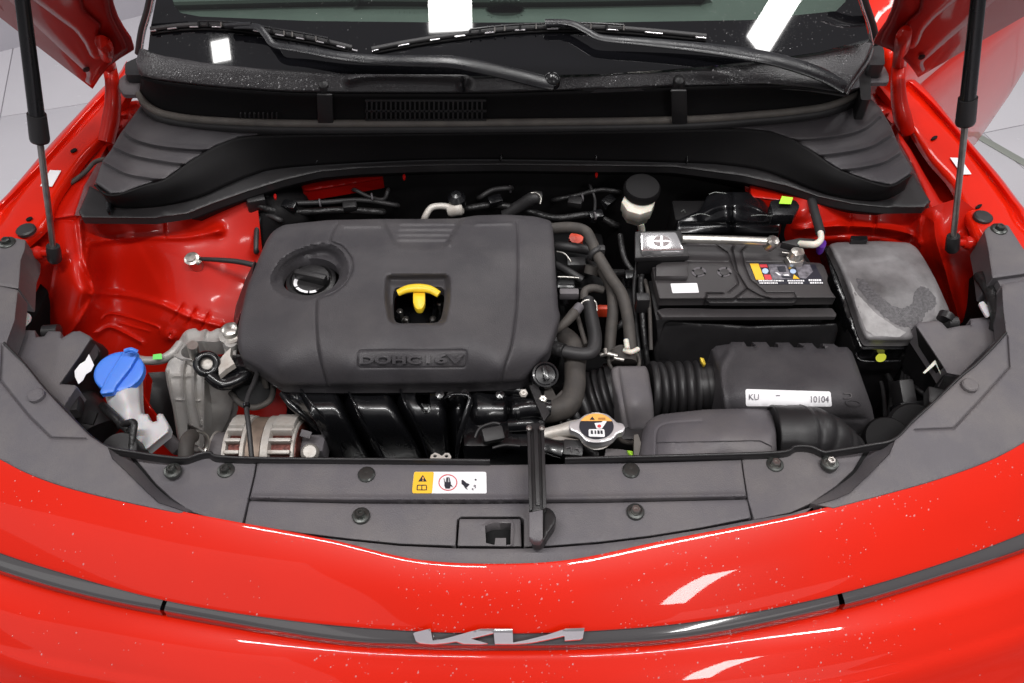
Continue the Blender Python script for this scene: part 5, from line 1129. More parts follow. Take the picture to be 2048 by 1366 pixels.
relief('moulded_emblem', ell(1707, 806, 16, 7, 8, 28), lambda x, y: hz_(x, y)+.0016, M['cover'], af, step=4, holes=[ell(1707, 806, 12.5, 4.6, 8, 22)], skirt=.002)
solid('lower_box', [P(1440, 800, -.11), P(1740, 800, -.11), P(1760, 900, -.13), P(1440, 910, -.13)], .16, M['blackm'], af, .004)
# clamp end of the corrugated hose
ih = empty('intake_hose', 'black corrugated intake hose between the air filter housing and the resonator', 'intake hose', loc=tuple(P(1370, 780, -.1)))
def corr(name, path, r, n_rib, amp, mt, par, n=32):
    p0 = [P(*q) for q in path]; q = cat([tuple(v) for v in p0], 40); q = resamp(q, n_rib*8+1)
    rr = [r*(1+amp*(.5-.5*math.cos(2*math.pi*i/8))*1.0) for i in range(len(q))]
    return sweep(name, [Vector(v) for v in q], lambda t: r*(1-amp+amp*2*abs(math.cos(math.pi*t*n_rib))**.7), mt, par, n=n, smooth_path=False, angle=60)
corr('bellows', [(1303, 782, -.105), (1340, 780, -.105), (1395, 778, -.102)], .0395, 5, .075, M['black'], ih)
corr('sleeve', [(1392, 778, -.102), (1420, 776, -.100), (1446, 773, -.098)], .0365, 4, .012, M['black'], ih)
torus('band', P(1440, 773, -.098), (1, .05, 0), .0365, .003, M['black'], ih)
torus('band', P(1306, 782, -.105), (1, 0, 0), .0405, .004, M['black'], ih)
prism('yellow_clip', [(1400, 714), (1408, 716), (1412, 728), (1408, 730), (1402, 722)], -.06, .006, M['amber'], ih, .001)
# resonator
rs = empty('resonator', 'grey block shaped resonator between two corrugated hoses', 'resonator', loc=tuple(P(1260, 800, -.12)))
relief('front', rnd([(1222, 738), (1232, 732), (1292, 732), (1298, 745), (1306, 800), (1310, 860), (1245, 862), (1234, 800), (1224, 760)], 5), [(1222, 738, -.075), (1292, 732, -.075), (1306, 800, -.080), (1234, 800, -.080), (1245, 862, -.11), (1310, 860, -.11), (1265, 760, -.066), (1270, 810, -.070)], M['panel'], rs, step=4, edge=5, roll=.005, skirt=.07,
       feats=[groove([(1236, 738), (1246, 800), (1258, 862)], 3, .003)])
box('foot', tuple(P(1285, 880, -.13)), (.09, .03, .05), M['black'], rs, bevel=.006)
sweep('neck', [P(1244, 705, -.085), P(1246, 728, -.09)], .021, M['rubber'], rs, n=24, smooth_path=False)
rh2 = empty('lower_intake_hose', 'black corrugated hose running down left of the resonator', 'intake hose', loc=tuple(P(1190, 800, -.14)))
corr('bellows', [(1236, 790, -.135), (1205, 800, -.145), (1172, 812, -.155), (1140, 832, -.175)], .046, 7, .06, M['black'], rh2)
sweep('neck', [P(1238, 788, -.135), P(1222, 792, -.138)], .050, M['black'], rh2, n=28, smooth_path=False)
# cold air duct in front
ad = empty('air_duct', 'rounded grey air intake duct behind the front panel on the right', 'air duct', loc=tuple(P(1450, 870, -.06)))
zD = [(1284, 870, -.030), (1295, 840, -.030), (1320, 828, -.028), (1420, 818, -.028), (1540, 816, -.028), (1560, 920, -.012), (1450, 870, .002), (1540, 868, .002), (1340, 870, .0), (1290, 910, -.02), (1450, 920, -.012)]
relief('duct_body', rnd([(1276, 925), (1280, 878), (1292, 845), (1316, 829), (1410, 819), (1480, 817), (1545, 817), (1552, 860), (1554, 925)], 10), zD, M['panel'], ad, step=4, edge=14, roll=.014, skirt=.06,
       feats=[groove([(1312, 910), (1312, 868), (1322, 852), (1345, 846), (1400, 842)], 2.2, .0018), pocket(rnd([(1310, 884), (1520, 880), (1545, 892), (1545, 925), (1310, 925)], 5), 3, .003)])
corr('duct_sleeve', [(1545, 872, -.040), (1578, 872, -.040), (1600, 872, -.042)], .0405, 1, .01, M['black'], ad)
torus('duct_band', P(1546, 872, -.040), (1, 0, 0), .0385, .002, M['black'], ad)
corr('flexible_end', [(1592, 872, -.042), (1618, 876, -.048), (1645, 890, -.06), (1672, 915, -.085)], .041, 4, .025, M['black'], ad)

# ================================================================== coolant hoses, cap, small parts
RB = M['rubber']
hh = empty('heater_hose', 'grey heater hose arching from the engine cover down to the right resonator neck', 'hose', 'heater hoses', loc=tuple(P(1200, 560, -.06)))
tubeP('hose', [(1104, 457, -.045), (1140, 455, -.035), (1170, 462, -.03), (1184, 485, -.03), (1196, 512, -.032), (1222, 556, -.036), (1244, 590, -.042), (1256, 640, -.055), (1262, 705, -.075)], 11.5, RB, hh, n=18)
tubeP('clip', [(1248, 700, -.058), (1262, 704, -.056), (1276, 698, -.060)], 5, M['milky'], hh, n=10); tubeP('clip_ear', [(1252, 680, -.05), (1255, 698, -.052)], 5.5, M['milky'], hh, n=10)
h2 = empty('heater_hose', 'shorter grey heater hose dropping straight down beside the arching hose', 'hose', 'heater hoses', loc=tuple(P(1220, 640, -.07)))
tubeP('hose', [(1205, 540, -.055), (1222, 575, -.055), (1226, 620, -.062), (1222, 660, -.072), (1218, 715, -.088)], 11.5, RB, h2, n=18)
tubeP('clip', [(1200, 710, -.07), (1216, 708, -.068), (1234, 712, -.07)], 4.5, M['steel'], h2, n=10); tubeP('clip_ear', [(1210, 698, -.062), (1211, 710, -.064)], 4.5, M['steel'], h2, n=10)
tubeP('clip', [(1228, 716, -.066), (1248, 720, -.066)], 3.5, M['steel'], h2, n=10); torus('screw_clamp', P(1248, 722, -.085), (.1, -.3, 1), .023, .003, M['rubber'], h2)
torus('hose_clamp', P(1192, 508, -.032), (.5, -.9, -.1), .0105, .0035, M['rubberd'], hh)
box('clamp_block', tuple(P(1202, 500, -.026)), (.012, .012, .012), M['rubberd'], hh, bevel=.002)
bh2 = empty('upper_radiator_hose', 'thick brown-grey radiator hose curving down beside the engine cover', 'hose', loc=tuple(P(1140, 760, -.08)))
tubeP('hose', [(1096, 668, -.10), (1125, 676, -.085), (1148, 700, -.075), (1150, 740, -.075), (1148, 780, -.078), (1134, 810, -.082), (1105, 822, -.088), (1080, 826, -.10)], [24, 24, 24, 21, 22, 25, 25, 22], RB, bh2, n=28)
bh3 = empty('bracket_hose', 'black moulded bracket arm crossing over the thick radiator hose', 'bracket', loc=tuple(P(1160, 690, -.06)))
tubeP('arm', [(1176, 600, -.05), (1184, 640, -.048), (1190, 675, -.048), (1186, 700, -.05), (1168, 708, -.05), (1130, 703, -.05), (1098, 694, -.055)], [12, 14, 14, 14, 13, 13, 12], M['rubberd'], bh3, n=18)
tubeP('tape', [(1128, 702, -.047), (1100, 694, -.052)], 14.5, M['tape'], bh3, n=16)
tubeP('inner_arm', [(1150, 615, -.06), (1160, 650, -.058), (1172, 690, -.056)], 5, M['rubber'], bh3, n=12)
sl = empty('sensor_lead', 'grey sleeved sensor lead poking out to the right of the engine cover', 'sensor lead', loc=tuple(P(1145, 630, -.04)))
tubeP('sleeve', [(1108, 662, -.050), (1128, 648, -.042), (1145, 630, -.036), (1158, 614, -.036)], [8, 9, 11, 10], M['rubber'], sl, n=14)
tubeP('tip', [(1150, 624, -.034), (1160, 612, -.034)], 9.5, M['panel'], sl, n=14); tubeP('wire', [(1158, 612, -.03), (1168, 602, -.03), (1178, 600, -.03)], 2, M['steel'], sl, n=8)
tubeP('elbow', [(1168, 600, -.06), (1170, 582, -.055), (1186, 576, -.055), (1206, 580, -.06)], 8, RB, sl, n=14)
# cluttered dark machinery to the right of the cover
th = empty('throttle_body', 'dark throttle body and looms between the engine cover and the heater hoses', 'throttle body', loc=tuple(P(1160, 560, -.12)))
box('body', tuple(P(1150, 560, -.16)), (.10, .14, .10), M['dark'], th, bevel=.01)
for a, r_, m_ in (([(1112, 492, -.07), (1140, 494, -.065), (1176, 500, -.07)], 10, 'rubberd'), ([(1112, 530, -.08), (1140, 545, -.075), (1165, 560, -.08)], 8, 'rubberd'), ([(1112, 560, -.09), (1130, 580, -.08), (1130, 610, -.09)], 9, 'gloss'), ([(1114, 503, -.05), (1130, 508, -.048), (1142, 524, -.05)], 1.6, 'steel'),
                    ([(1116, 554, -.055), (1130, 554, -.055), (1158, 556, -.055)], 1.8, 'steel'), ([(1184, 598, -.05), (1192, 606, -.05), (1194, 622, -.055)], 1.8, 'steel'), ([(1180, 520, -.09), (1200, 545, -.08), (1246, 548, -.1)], 10, 'tape'), ([(1250, 560, -.12), (1262, 620, -.1), (1256, 680, -.12)], 8, 'rubberd'), ([(1290, 560, -.05), (1298, 600, -.055), (1302, 700, -.09)], 4, 'rubber'), ([(1226, 660, -.11), (1240, 650, -.10), (1250, 640, -.10)], 6, 'rubberd')):
    tubeP('pipe', a, r_, M[m_], th, n=12)
box('connector', tuple(P(1138, 588, -.06)), (.030, .012, .014), M['panel'], th, bevel=.002); box('connector', tuple(P(1152, 530, -.08)), (.03, .02, .02), M['black'], th, bevel=.003); box('connector', tuple(P(1130, 575, -.075)), (.03, .02, .02), M['gloss'], th, bevel=.003)
lathe('red_plug', [(.012, -.01), (.012, .004), (0, .006)], P(1152, 478, -.075), (0, -.2, 1), M['orange'], th, n=14); box('orange_tag', tuple(P(1206, 622, -.12)), (.03, .01, .02), M['orange'], th, bevel=.002)
sweep('knuckle', [P(1186, 532, -.06), P(1182, 548, -.07)], .012, M['rubber'], th, n=14, smooth_path=False)
# small round cap at the cover corner
oc2 = empty('small_cap', 'small round dark cap under the right front corner of the engine cover', 'cap', loc=tuple(P(1091, 748, -.06)))
lathe('cap', [(.019, -.02), (.0195, -.002), (.0185, .001), (.016, .0015), (.014, -.001), (0, .001)], P(1091, 749, -.050), (.15, -.45, 1), M['gloss'], oc2, n=36)
box('grip', tuple(P(1091, 746, -.046)), (.007, .022, .007), M['gloss'], oc2, rot=(.4, 0, .2), bevel=.002)
prism('bracket', [(1058, 770), (1075, 768), (1088, 800), (1100, 826), (1088, 842), (1072, 806)], -.060, .006, M['black'], oc2, .001)
relief('gasket', [(1090, 780), (1104, 776), (1112, 792), (1124, 780), (1128, 800), (1100, 812), (1086, 800)], -.07, M['rubber'], oc2, step=5, skirt=.006)
for x, y in ((1047, 786), (1086, 798)): lathe('bolt', [(.006, -.01), (.006, 0), (.004, .001), (.004, .004), (.002, .004), (0, .002)], P(x, y, -.060), (0, -.5, 1), M['steel'] if x > 1060 else M['alud'], oc2, n=6)
# water outlet (black pipe) and thermostat housing
wo_ = empty('coolant_outlet', 'glossy black coolant outlet pipe at the right end of the intake manifold', 'pipe', loc=tuple(P(1060, 815, -.09)))
tubeP('pipe', [(1030, 822, -.085), (1060, 816, -.080), (1100, 818, -.082)], 20, M['gloss'], wo_, n=24)
tubeP('lower_pipe', [(1020, 850, -.10), (1050, 848, -.095), (1085, 846, -.10)], 14, M['gloss'], wo_, n=20)
box('housing', tuple(P(1010, 880, -.14)), (.12, .06, .06), M['gloss'], wo_, bevel=.01)
for a in ([(985, 896, -.10), (1010, 890, -.1), (1040, 892, -.1)], [(950, 875, -.09), (960, 856, -.085), (985, 846, -.085), (1000, 848, -.085)]): tubeP('wire', a, 3.0, M['rubberd'], wo_, n=8)
box('plug', tuple(P(985, 870, -.09)), (.03, .02, .016), M['black'], wo_, rot=(.3, .1, .3), bevel=.003)
tubeP('collar', [(1030, 822, -.085), (1036, 821, -.085)], 23, M['gloss'], wo_, n=24)
# radiator cap and filler
rk = empty('pressure_cap', 'silver radiator cap with two ears and a yellow and black caution disc', 'radiator cap', loc=tuple(P(1192, 860, -.04)))
kz = surfz(lambda x, y: -.012+.12*(y-.56))
co_ = cat([(1138, 850), (1142, 844), (1152, 842), (1160, 837), (1172, 829), (1190, 826), (1212, 828), (1226, 838), (1234, 845), (1244, 847), (1250, 855), (1246, 864), (1235, 868), (1226, 878), (1210, 884), (1190, 886), (1172, 882), (1160, 870), (1150, 864), (1141, 860)], 4, True)
relief('plate', co_, kz, M['alucap'], rk, step=4, edge=3, roll=.0015, skirt=.009)
sweep('rim', [P(1193, 862, -.020), P(1193, 864, -.032)], .024, M['alud'], rk, n=36, smooth_path=False)
decal('caution_disc', ell(1193, 852.5, 34.5, 25.5, 2, 40), kz, M['sk'], rk, lift=.0012, step=4)
q = ell(1193, 852.5, 34.5, 25.5, 2, 80); q = np.array([p for p in q if p[1] < 843]); q = q[np.argsort(q[:, 0])]
decal('orange_band', q, kz, M['so'], rk, lift=.0018, step=4)
K = lambda pts: [(1120+x/10.5, 800+y/10.5) for x, y in pts]
decal('pictogram', K(rnd([(600, 612), (930, 612), (945, 775), (605, 765)], 30)), kz, M['sw'], rk, lift=.0019, step=5); decal('pictogram', K([(725, 485), (870, 470), (900, 440), (985, 445), (880, 600), (770, 600)]), kz, M['sw'], rk, lift=.0018, step=5)
for a, b in ((645, 690), (725, 755), (785, 830), (850, 895)): decal('pictogram_bar', K([(a, 635), (b, 640), (b+5, 710), (a+5, 710)]), kz, M['sk'], rk, lift=.0026, step=5)
decal('pictogram_dot', K(ell(825, 545, 40, 32, 0, 14)), kz, M['sr'], rk, lift=.0026, step=5); decal('triangle', K([(680, 345), (730, 410), (625, 410)]), kz, M['sk'], rk, lift=.0026, step=5); decal('book_mark', K([(805, 370), (955, 370), (955, 410), (805, 405)]), kz, mat('print_brown', (.45, .2, .05), .5), rk, lift=.0026, step=5)
fl_ = empty('filler_neck', 'pale stained filler neck running left from under the radiator cap', 'pipe', loc=tuple(P(1130, 870, -.08)))
tubeP('neck', [(1192, 872, -.07), (1160, 858, -.07), (1120, 862, -.072), (1080, 872, -.075)], [24, 20, 13, 12], M['alud'], fl_, n=20)
relief('boss', rnd([(1095, 878), (1120, 872), (1160, 880), (1150, 890), (1115, 896)], 4), -.07, M['alud'], fl_, step=5, edge=4, roll=.003, skirt=.01)
tubeP('overflow_hose', [(1236, 872, -.06), (1244, 882, -.055), (1262, 886, -.055), (1276, 882, -.06)], 5, M['rubber'], fl_, n=12)
wc = empty('radiator_loom', 'black taped connector and loom beside the support stay', 'wiring loom', loc=tuple(P(1120, 900, -.06)))
tubeP('loom', [(1086, 884, -.07), (1110, 892, -.055), (1140, 894, -.055), (1166, 900, -.06), (1190, 915, -.07)], [12, 13, 13, 13, 13], M['tape'], wc, n=14)
box('connector', tuple(P(1104, 896, -.045)), (.034, .018, .016), M['gloss'], wc, rot=(.3, 0, -.35), bevel=.003); box('connector', tuple(P(1146, 898, -.04)), (.026, .022, .014), M['black'], wc, rot=(.2, 0, -.1), bevel=.003)
for q in ([(1132, 896), (1142, 894), (1143, 903)], [(1150, 898), (1158, 898), (1159, 906)]): tubeP('print_line', [(x, y, -.030) for x, y in q], 1.0, M['panel'], wc, n=6)
prism('grey_tab', rnd([(1211, 897), (1240, 898), (1262, 902), (1268, 925), (1208, 925)], 3), -.045, .012, M['panel'], wc, .002); prism('lime_tab', [(1254, 900), (1266, 902), (1266, 914), (1258, 906)], -.040, .01, M['lime'], wc, .001)
relief('wedge', [(1268, 925), (1268, 870), (1276, 868), (1282, 885), (1276, 925)], -.03, M['seal'], wc, step=5, skirt=.01)
# earth strap on the red inner wing
es = empty('earth_strap', 'black earth cable with a bright eyelet bolted to the red left inner wing', 'cable', loc=tuple(P(430, 520, -.1)))
tubeP('cable', [(402, 518, -.075), (440, 520, -.065), (480, 524, -.06), (515, 532, -.06)], [4, 5, 5.5, 6], M['rubberd'], es, n=12)
lathe('eyelet_bolt', [(.011, -.03), (.011, 0), (.012, .002), (.008, .003), (.008, .007), (0, .008)], P(384, 518, -.070), (0, -.3, 1), M['steel'], es, n=20)
prism('lug', rnd([(378, 508), (398, 510), (404, 516), (403, 523), (396, 528), (378, 526)], 3), -.074, .004, M['steel'], es, .001)
bc = empty('bonnet_cable', 'dirty brown cable lying in the pocket beside the left inner wing', 'cable', loc=tuple(P(170, 350, -.02)))
tubeP('cable', [(212, 318, .012), (190, 324, .004), (170, 345, -.006), (150, 360, -.014), (128, 374, -.02), (105, 384, -.024)], 4.5, M['rubber'], bc, n=12)
# support stay standing in the middle of the front panel
ss = empty('support_stay', 'black channel-shaped bonnet latch stay standing in front of the radiator panel', 'stay', loc=tuple(P(1072, 1000, 0)))
def chan(pts, z0, z1):
    pass
S0 = [(1054, 846), (1088, 846)]; 
solid('channel', [P(1054, 846, .030), P(1088, 846, .030), P(1093, 1000, .022), P(1091, 1018, .022), P(1059, 1024, .022), P(1059, 1000, .022)], .008, M['black'], ss, .0015)
solid('channel_wall', [P(1054, 846, .036), P(1060, 846, .036), P(1065, 1018, .028), P(1059, 1022, .028)], .012, M['black'], ss, .001)
solid('channel_wall', [P(1082, 846, .036), P(1088, 846, .036), P(1093, 1014, .028), P(1086, 1018, .028)], .012, M['black'], ss, .001)
solid('inner_slot', [P(1067, 856, .033), P(1076, 856, .033), P(1080, 1010, .025), P(1072, 1010, .025)], .003, M['black'], ss, .0008)
solid('end_shoe', [P(1058, 1024, .026), P(1086, 1018, .026), P(1086, 1076, .020), P(1080, 1083, .018), P(1066, 1081, .018), P(1058, 1074, .020)], .012, M['panel'], ss, .002)
relief('rubber_foot', rnd([(1086, 1020), (1094, 1014), (1106, 1022), (1113, 1036), (1110, 1050), (1098, 1066), (1092, 1078), (1084, 1087), (1070, 1088), (1062, 1080), (1084, 1076)], 5), .012, M['black'], ss, step=4, edge=5, roll=.004, skirt=.016)
for x in (1058, 1084): lathe('rivet', [(.0035, -.002), (.0035, .001), (0, .002)], P(x, 856, .038), (0, 0, 1), M['bolts'], ss, n=10)

# clutter between the big parts: looms, clips and connectors in the dark gaps
ck_ = empty('rear_wiring_loom', 'tangle of dark taped looms and connectors behind the engine cover near the firewall', 'wiring loom', loc=tuple(P(800, 410, -.08)))
rr3 = random.Random(4)
for pts, r_, m_ in (([(500, 400, -.03), (540, 420, -.05), (600, 424, -.07), (680, 420, -.08), (760, 424, -.08)], 7, 'tape'), ([(520, 384, -.04), (560, 404, -.05), (640, 405, -.06), (720, 400, -.07), (790, 410, -.08)], 5, 'rubberd'),
                    ([(710, 380, -.06), (740, 394, -.07), (768, 398, -.07), (776, 380, -.06)], 4, 'rubberd'), ([(930, 418, -.07), (990, 410, -.07), (1050, 420, -.08), (1110, 436, -.08), (1180, 430, -.08), (1230, 450, -.09)], 7, 'tape'),
                    ([(1180, 372, -.05), (1190, 400, -.06), (1188, 440, -.07)], 3, 'rubberd'), ([(960, 395, -.06), (985, 380, -.05), (1020, 376, -.05)], 5, 'rubberd'), ([(1110, 400, -.07), (1150, 392, -.06), (1200, 380, -.05), (1236, 384, -.05)], 5, 'tape'), ([(560, 440, -.06), (530, 430, -.06), (515, 450, -.07), (512, 500, -.08)], 5, 'rubberd')):
    (xa, ya, za), (xb, yb, zb_) = pts[0], pts[-1]
    pts = [(xa-4, ya+6, za-.16), (xa-2, ya+2, za-.03)]+pts+[(xb+2, yb+2, zb_-.03), (xb+4, yb+6, zb_-.16)]
    tubeP('loom', pts, [r_]*len(pts), M[m_], ck_, n=12)
for x, y, z, a, m_ in ((1192, 432, -.065, .3, 'gloss'), (1150, 404, -.06, -.2, 'black'), (990, 402, -.06, .4, 'gloss'), (700, 412, -.07, .1, 'black'), (580, 412, -.05, -.3, 'gloss'), (508, 392, -.03, .5, 'black'), (1216, 404, -.06, .8, 'gloss')):
    box('connector', tuple(P(x, y, z)), (.024, .016, .014), M[m_], ck_, rot=(.2, 0, a), bevel=.002)
for x, y in ((1190, 432), (1020, 378), (1164, 396), (640, 406), (744, 394)): torus('cable_tie', P(x, y, -.058), (1, .2, 0), .006, .0012, M['panel'], ck_)
cd_ = empty('battery_loom', 'black battery cable loom running down between the heater hoses and the battery tray', 'wiring loom', loc=tuple(P(1285, 620, -.12)))
for pts, r_, m_ in (([(1290, 522, -.04), (1282, 560, -.05), (1284, 620, -.07), (1290, 690, -.10), (1296, 740, -.13)], 6, 'tape'), ([(1276, 520, -.06), (1268, 580, -.08), (1272, 650, -.11), (1280, 720, -.14)], 4.5, 'rubberd'), ([(1240, 470, -.08), (1250, 520, -.09), (1276, 556, -.1)], 6, 'tape'), ([(1300, 745, -.12), (1340, 738, -.13), (1400, 742, -.14)], 5, 'tape')):
    tubeP('loom', pts, r_, M[m_], cd_, n=12)
box('connector', tuple(P(1284, 606, -.055)), (.02, .016, .03), M['black'], cd_, bevel=.002); box('connector', tuple(P(1262, 556, -.085)), (.02, .02, .02), M['gloss'], cd_, bevel=.002)
cf_ = empty('front_right_loom', 'black looms and plugs in the dark gap between the air filter and the right headlamp', 'wiring loom', loc=tuple(P(1790, 780, -.15)))
for pts, r_, m_ in (([(1760, 730, -.14), (1780, 760, -.14), (1784, 800, -.13), (1776, 850, -.11)], 6, 'tape'), ([(1740, 720, -.15), (1764, 770, -.16), (1770, 830, -.15)], 4, 'rubberd'), ([(1800, 730, -.14), (1826, 770, -.12), (1850, 790, -.11)], 5, 'tape')):
    tubeP('loom', pts, r_, M[m_], cf_, n=12)
# ================================================================== front panel over the radiator
fp = empty('radiator_cover', 'wide grey plastic radiator cover with bolts and a warning label behind the red nose', 'radiator cover', loc=(0, .5, 0))
G = M['panel']
Al_ = [(x, y) for x, y, z in A]
def along(x0, x1, dy=-3):
    q = cat(Al_, 6); q = q[(q[:, 0] >= x0) & (q[:, 0] <= x1)]; return [(x, y+dy) for x, y in q]
zA_ = tps([(x, y, z-.004) for x, y, z in A]+[(0, 560, .004), (0, 700, .006), (215, 895, .006), (425, 908, -.004), (700, 915, -.004), (1000, 918, -.004), (1300, 912, -.004), (1560, 905, -.004), (1800, 870, .006), (1950, 730, .006), (2048, 600, .004), (500, 1000, -.005), (1500, 1000, -.005), (1000, 1050, -.008), (100, 900, .005), (1950, 850, .005)])
add = lambda k: (lambda x, y: zA_(x, y)+k)
# wings left and right, with the steep facet towards the middle
inL = [(-140, 520), (0, 572), (36, 580), (30, 640), (12, 690), (48, 728), (88, 777), (130, 822), (180, 872), (216, 894)]
wingo = inL+[(226, 918), (259, 949), (296, 986), (318, 1006), (372, 1024)]+list(reversed(along(-150, 372)))
relief('left_wing', wingo, add(.006), G, fp, step=7, edge=3, roll=.0015, skirt=.03,
       feats=[groove([(-20, 740), (2, 762), (60, 834), (103, 876), (172, 878)], 2.0, .003, sharp=True), groove([(5, 692), (2, 760)], 2.0, .003)])
inR = [(2190, 500), (2048, 560), (2003, 570), (2006, 620), (2012, 668), (1985, 698), (1950, 732), (1922, 756), (1870, 805), (1830, 842), (1790, 880)]
wingr = inR+[(1778, 908), (1735, 952), (1700, 985), (1672, 998), (1632, 1010)]+along(1632, 2200)
relief('right_wing', wingr, add(.006), G, fp, step=7, edge=3, roll=.0015, skirt=.03,
       feats=[groove([(2014, 672), (2018, 735), (1960, 800), (1907, 857), (1830, 860)], 2.0, .003, sharp=True)])
# raised lips along the inner edge
def liptube(pts, r=.0019):
    loft('edge_flange', [PL([(x, y-.5, z) for x, y, z in pts]), PL([(x, y+6, z-.004) for x, y, z in pts]), PL([(x, y+13, z-.012) for x, y, z in pts])], M['black'], fp, nu=150, sub=3)
    sweep('edge_lip', [P(x, y, z) for x, y, z in pts], r, M['black'], fp, n=10, flat=1.0)
liptube([(8, 686, .012), (48, 728, .012), (88, 777, .012), (130, 822, .012), (180, 872, .011), (216, 894, .010), (262, 903, .006), (320, 912, .003), (370, 916, .003), (398, 908, .003), (420, 905, .003), (440, 913, .003), (560, 917, .002), (800, 919, .002), (980, 921, .002)])
liptube([(2012, 665, .012), (1985, 695, .012), (1950, 730, .012), (1920, 754, .012), (1870, 803, .012), (1828, 840, .012), (1790, 878, .010), (1740, 890, .006), (1660, 903, .003), (1645, 903, .003), (1620, 893, .003), (1590, 893, .003), (1560, 904, .003), (1400, 910, .002), (1130, 917, .002)])
# upper corner pieces
relief('left_corner', rnd([(-120, 470), (0, 484), (30, 476), (52, 480), (50, 500), (42, 520), (38, 578), (0, 572), (-120, 540)], 4), .012, G, fp, step=7, edge=4, roll=.002, skirt=.05)
relief('right_corner', rnd([(1968, 462), (1978, 452), (2016, 450), (2048, 500), (2160, 480), (2160, 520), (2048, 548), (1984, 557), (1976, 500)], 4), .012, G, fp, step=7, edge=4, roll=.002, skirt=.05)
relief('right_corner', rnd([(1988, 548), (2048, 540), (2180, 500), (2180, 560), (2048, 575), (2003, 575)], 3), .004, G, fp, step=7, skirt=.05)
# steep dark facets between the wings and the end panels
relief('facet', [(217, 897), (237, 903), (272, 917), (311, 965), (344, 995), (385, 1022), (372, 1023), (318, 1005), (296, 985), (259, 948), (226, 917)], [(217, 897, .012), (237, 903, -.004), (272, 917, -.030), (311, 965, -.032), (344, 995, -.028), (385, 1022, -.009), (372, 1023, .001), (318, 1005, .004), (296, 985, .007), (259, 948, .010), (226, 917, .012)], G, fp, step=5, skirt=.01)
relief('facet', [(1788, 884), (1768, 890), (1728, 902), (1706, 940), (1672, 970), (1620, 1006), (1632, 1009), (1672, 997), (1700, 984), (1735, 951), (1778, 907)], [(1788, 884, .012), (1768, 890, -.004), (1728, 902, -.030), (1706, 940, -.032), (1672, 970, -.028), (1620, 1006, -.009), (1632, 1009, .001), (1672, 997, .004), (1700, 984, .007), (1735, 951, .010), (1778, 907, .012)], G, fp, step=5, skirt=.01)
# end panels with two bolts each
epL = [(268, 914), (300, 914), (372, 922), (396, 914), (424, 911), (440, 920), (512, 924), (508, 950), (496, 1000), (484, 1050)]+[(470, 1046), (420, 1036), (382, 1024), (344, 997), (311, 967)]
relief('end_panel', epL, lambda x, y: zA_(x, y)-.004-.014*sstep((430-x)/150)*sstep((1022-y)/60), G, fp, step=6, edge=3, roll=.0015, skirt=.02)
epR = [(1730, 900), (1660, 912), (1640, 910), (1618, 900), (1592, 900), (1562, 911), (1484, 918), (1488, 950), (1496, 1000), (1508, 1040), (1530, 1036), (1580, 1026), (1620, 1008), (1672, 972), (1706, 941)]
relief('end_panel', epR, lambda x, y: zA_(x, y)-.004-.014*sstep((x-1575)/150)*sstep((1005-y)/60), G, fp, step=6, edge=3, roll=.0015, skirt=.02)
# centre panels, upper and lower with the step between them
relief('centre_panel', [(515, 926), (700, 928), (1000, 930), (1300, 926), (1482, 920), (1486, 950), (1493, 994), (1200, 1000), (1000, 1001), (700, 1001), (500, 997), (511, 950)], add(-.002), G, fp, step=7, edge=3, roll=.002, skirt=.02, feats=[groove([(504, 992), (700, 995), (1000, 996), (1490, 989)], 3.5, -.0022)])
zlp = [(499, 1002), (700, 1007), (914, 1008), (1200, 1006), (1494, 999), (1502, 1036)]
low = zlp+[(1400, 1056), (1300, 1072), (1200, 1084), (1100, 1092), (1048, 1094), (1048, 1040), (1040, 1034), (922, 1034), (914, 1040), (911, 1092), (800, 1088), (700, 1078), (600, 1066), (489, 1050)]
relief('centre_panel', low, add(-.006), G, fp, step=6, edge=3, roll=.0015, skirt=.02, feats=[groove([(700, 1040), (600, 1042), (510, 1040)], 6, .0)])
catch_h = [(970, 1052), (986, 1046), (1022, 1046), (1021, 1089), (1012, 1090), (1012, 1076), (991, 1076), (989, 1090), (972, 1086)]
relief('latch_cover', rnd([(919, 1038), (1041, 1038), (1043, 1093), (915, 1092)], 3), add(-.006), G, fp, step=5, edge=2, roll=.001, skirt=.02, holes=[np.array(catch_h)], feats=[groove([(968, 1052), (986, 1044), (1024, 1044), (1024, 1090)], 2.2, -.0015)])
relief('latch_well', [(960, 1040), (1034, 1040), (1030, 1096), (960, 1096)], -.035, M['dark'], fp, step=12, skirt=.01)
liplow = [(x, y) for x, y in along(300, 1720, -2)]
up_ = [(380, 1030), (489, 1054), (600, 1070), (700, 1082), (800, 1092), (911, 1097), (1000, 1098), (1100, 1096), (1200, 1088), (1300, 1076), (1400, 1060), (1508, 1040), (1580, 1028), (1625, 1014)]
ll = [p for p in liplow if 380 < p[0] < 1625]
relief('front_lip', up_+list(reversed(ll)), add(-.003), G, fp, step=6, edge=3, roll=.0012, skirt=.02)
relief('underlay', [(200, 905), (440, 924), (1000, 934), (1560, 915), (1800, 890), (1700, 1000), (1500, 1050), (1300, 1085), (1130, 1120), (1000, 1124), (850, 1118), (700, 1085), (480, 1042), (300, 1000)], add(-.022), M['dark'], fp, step=20, skirt=.002)
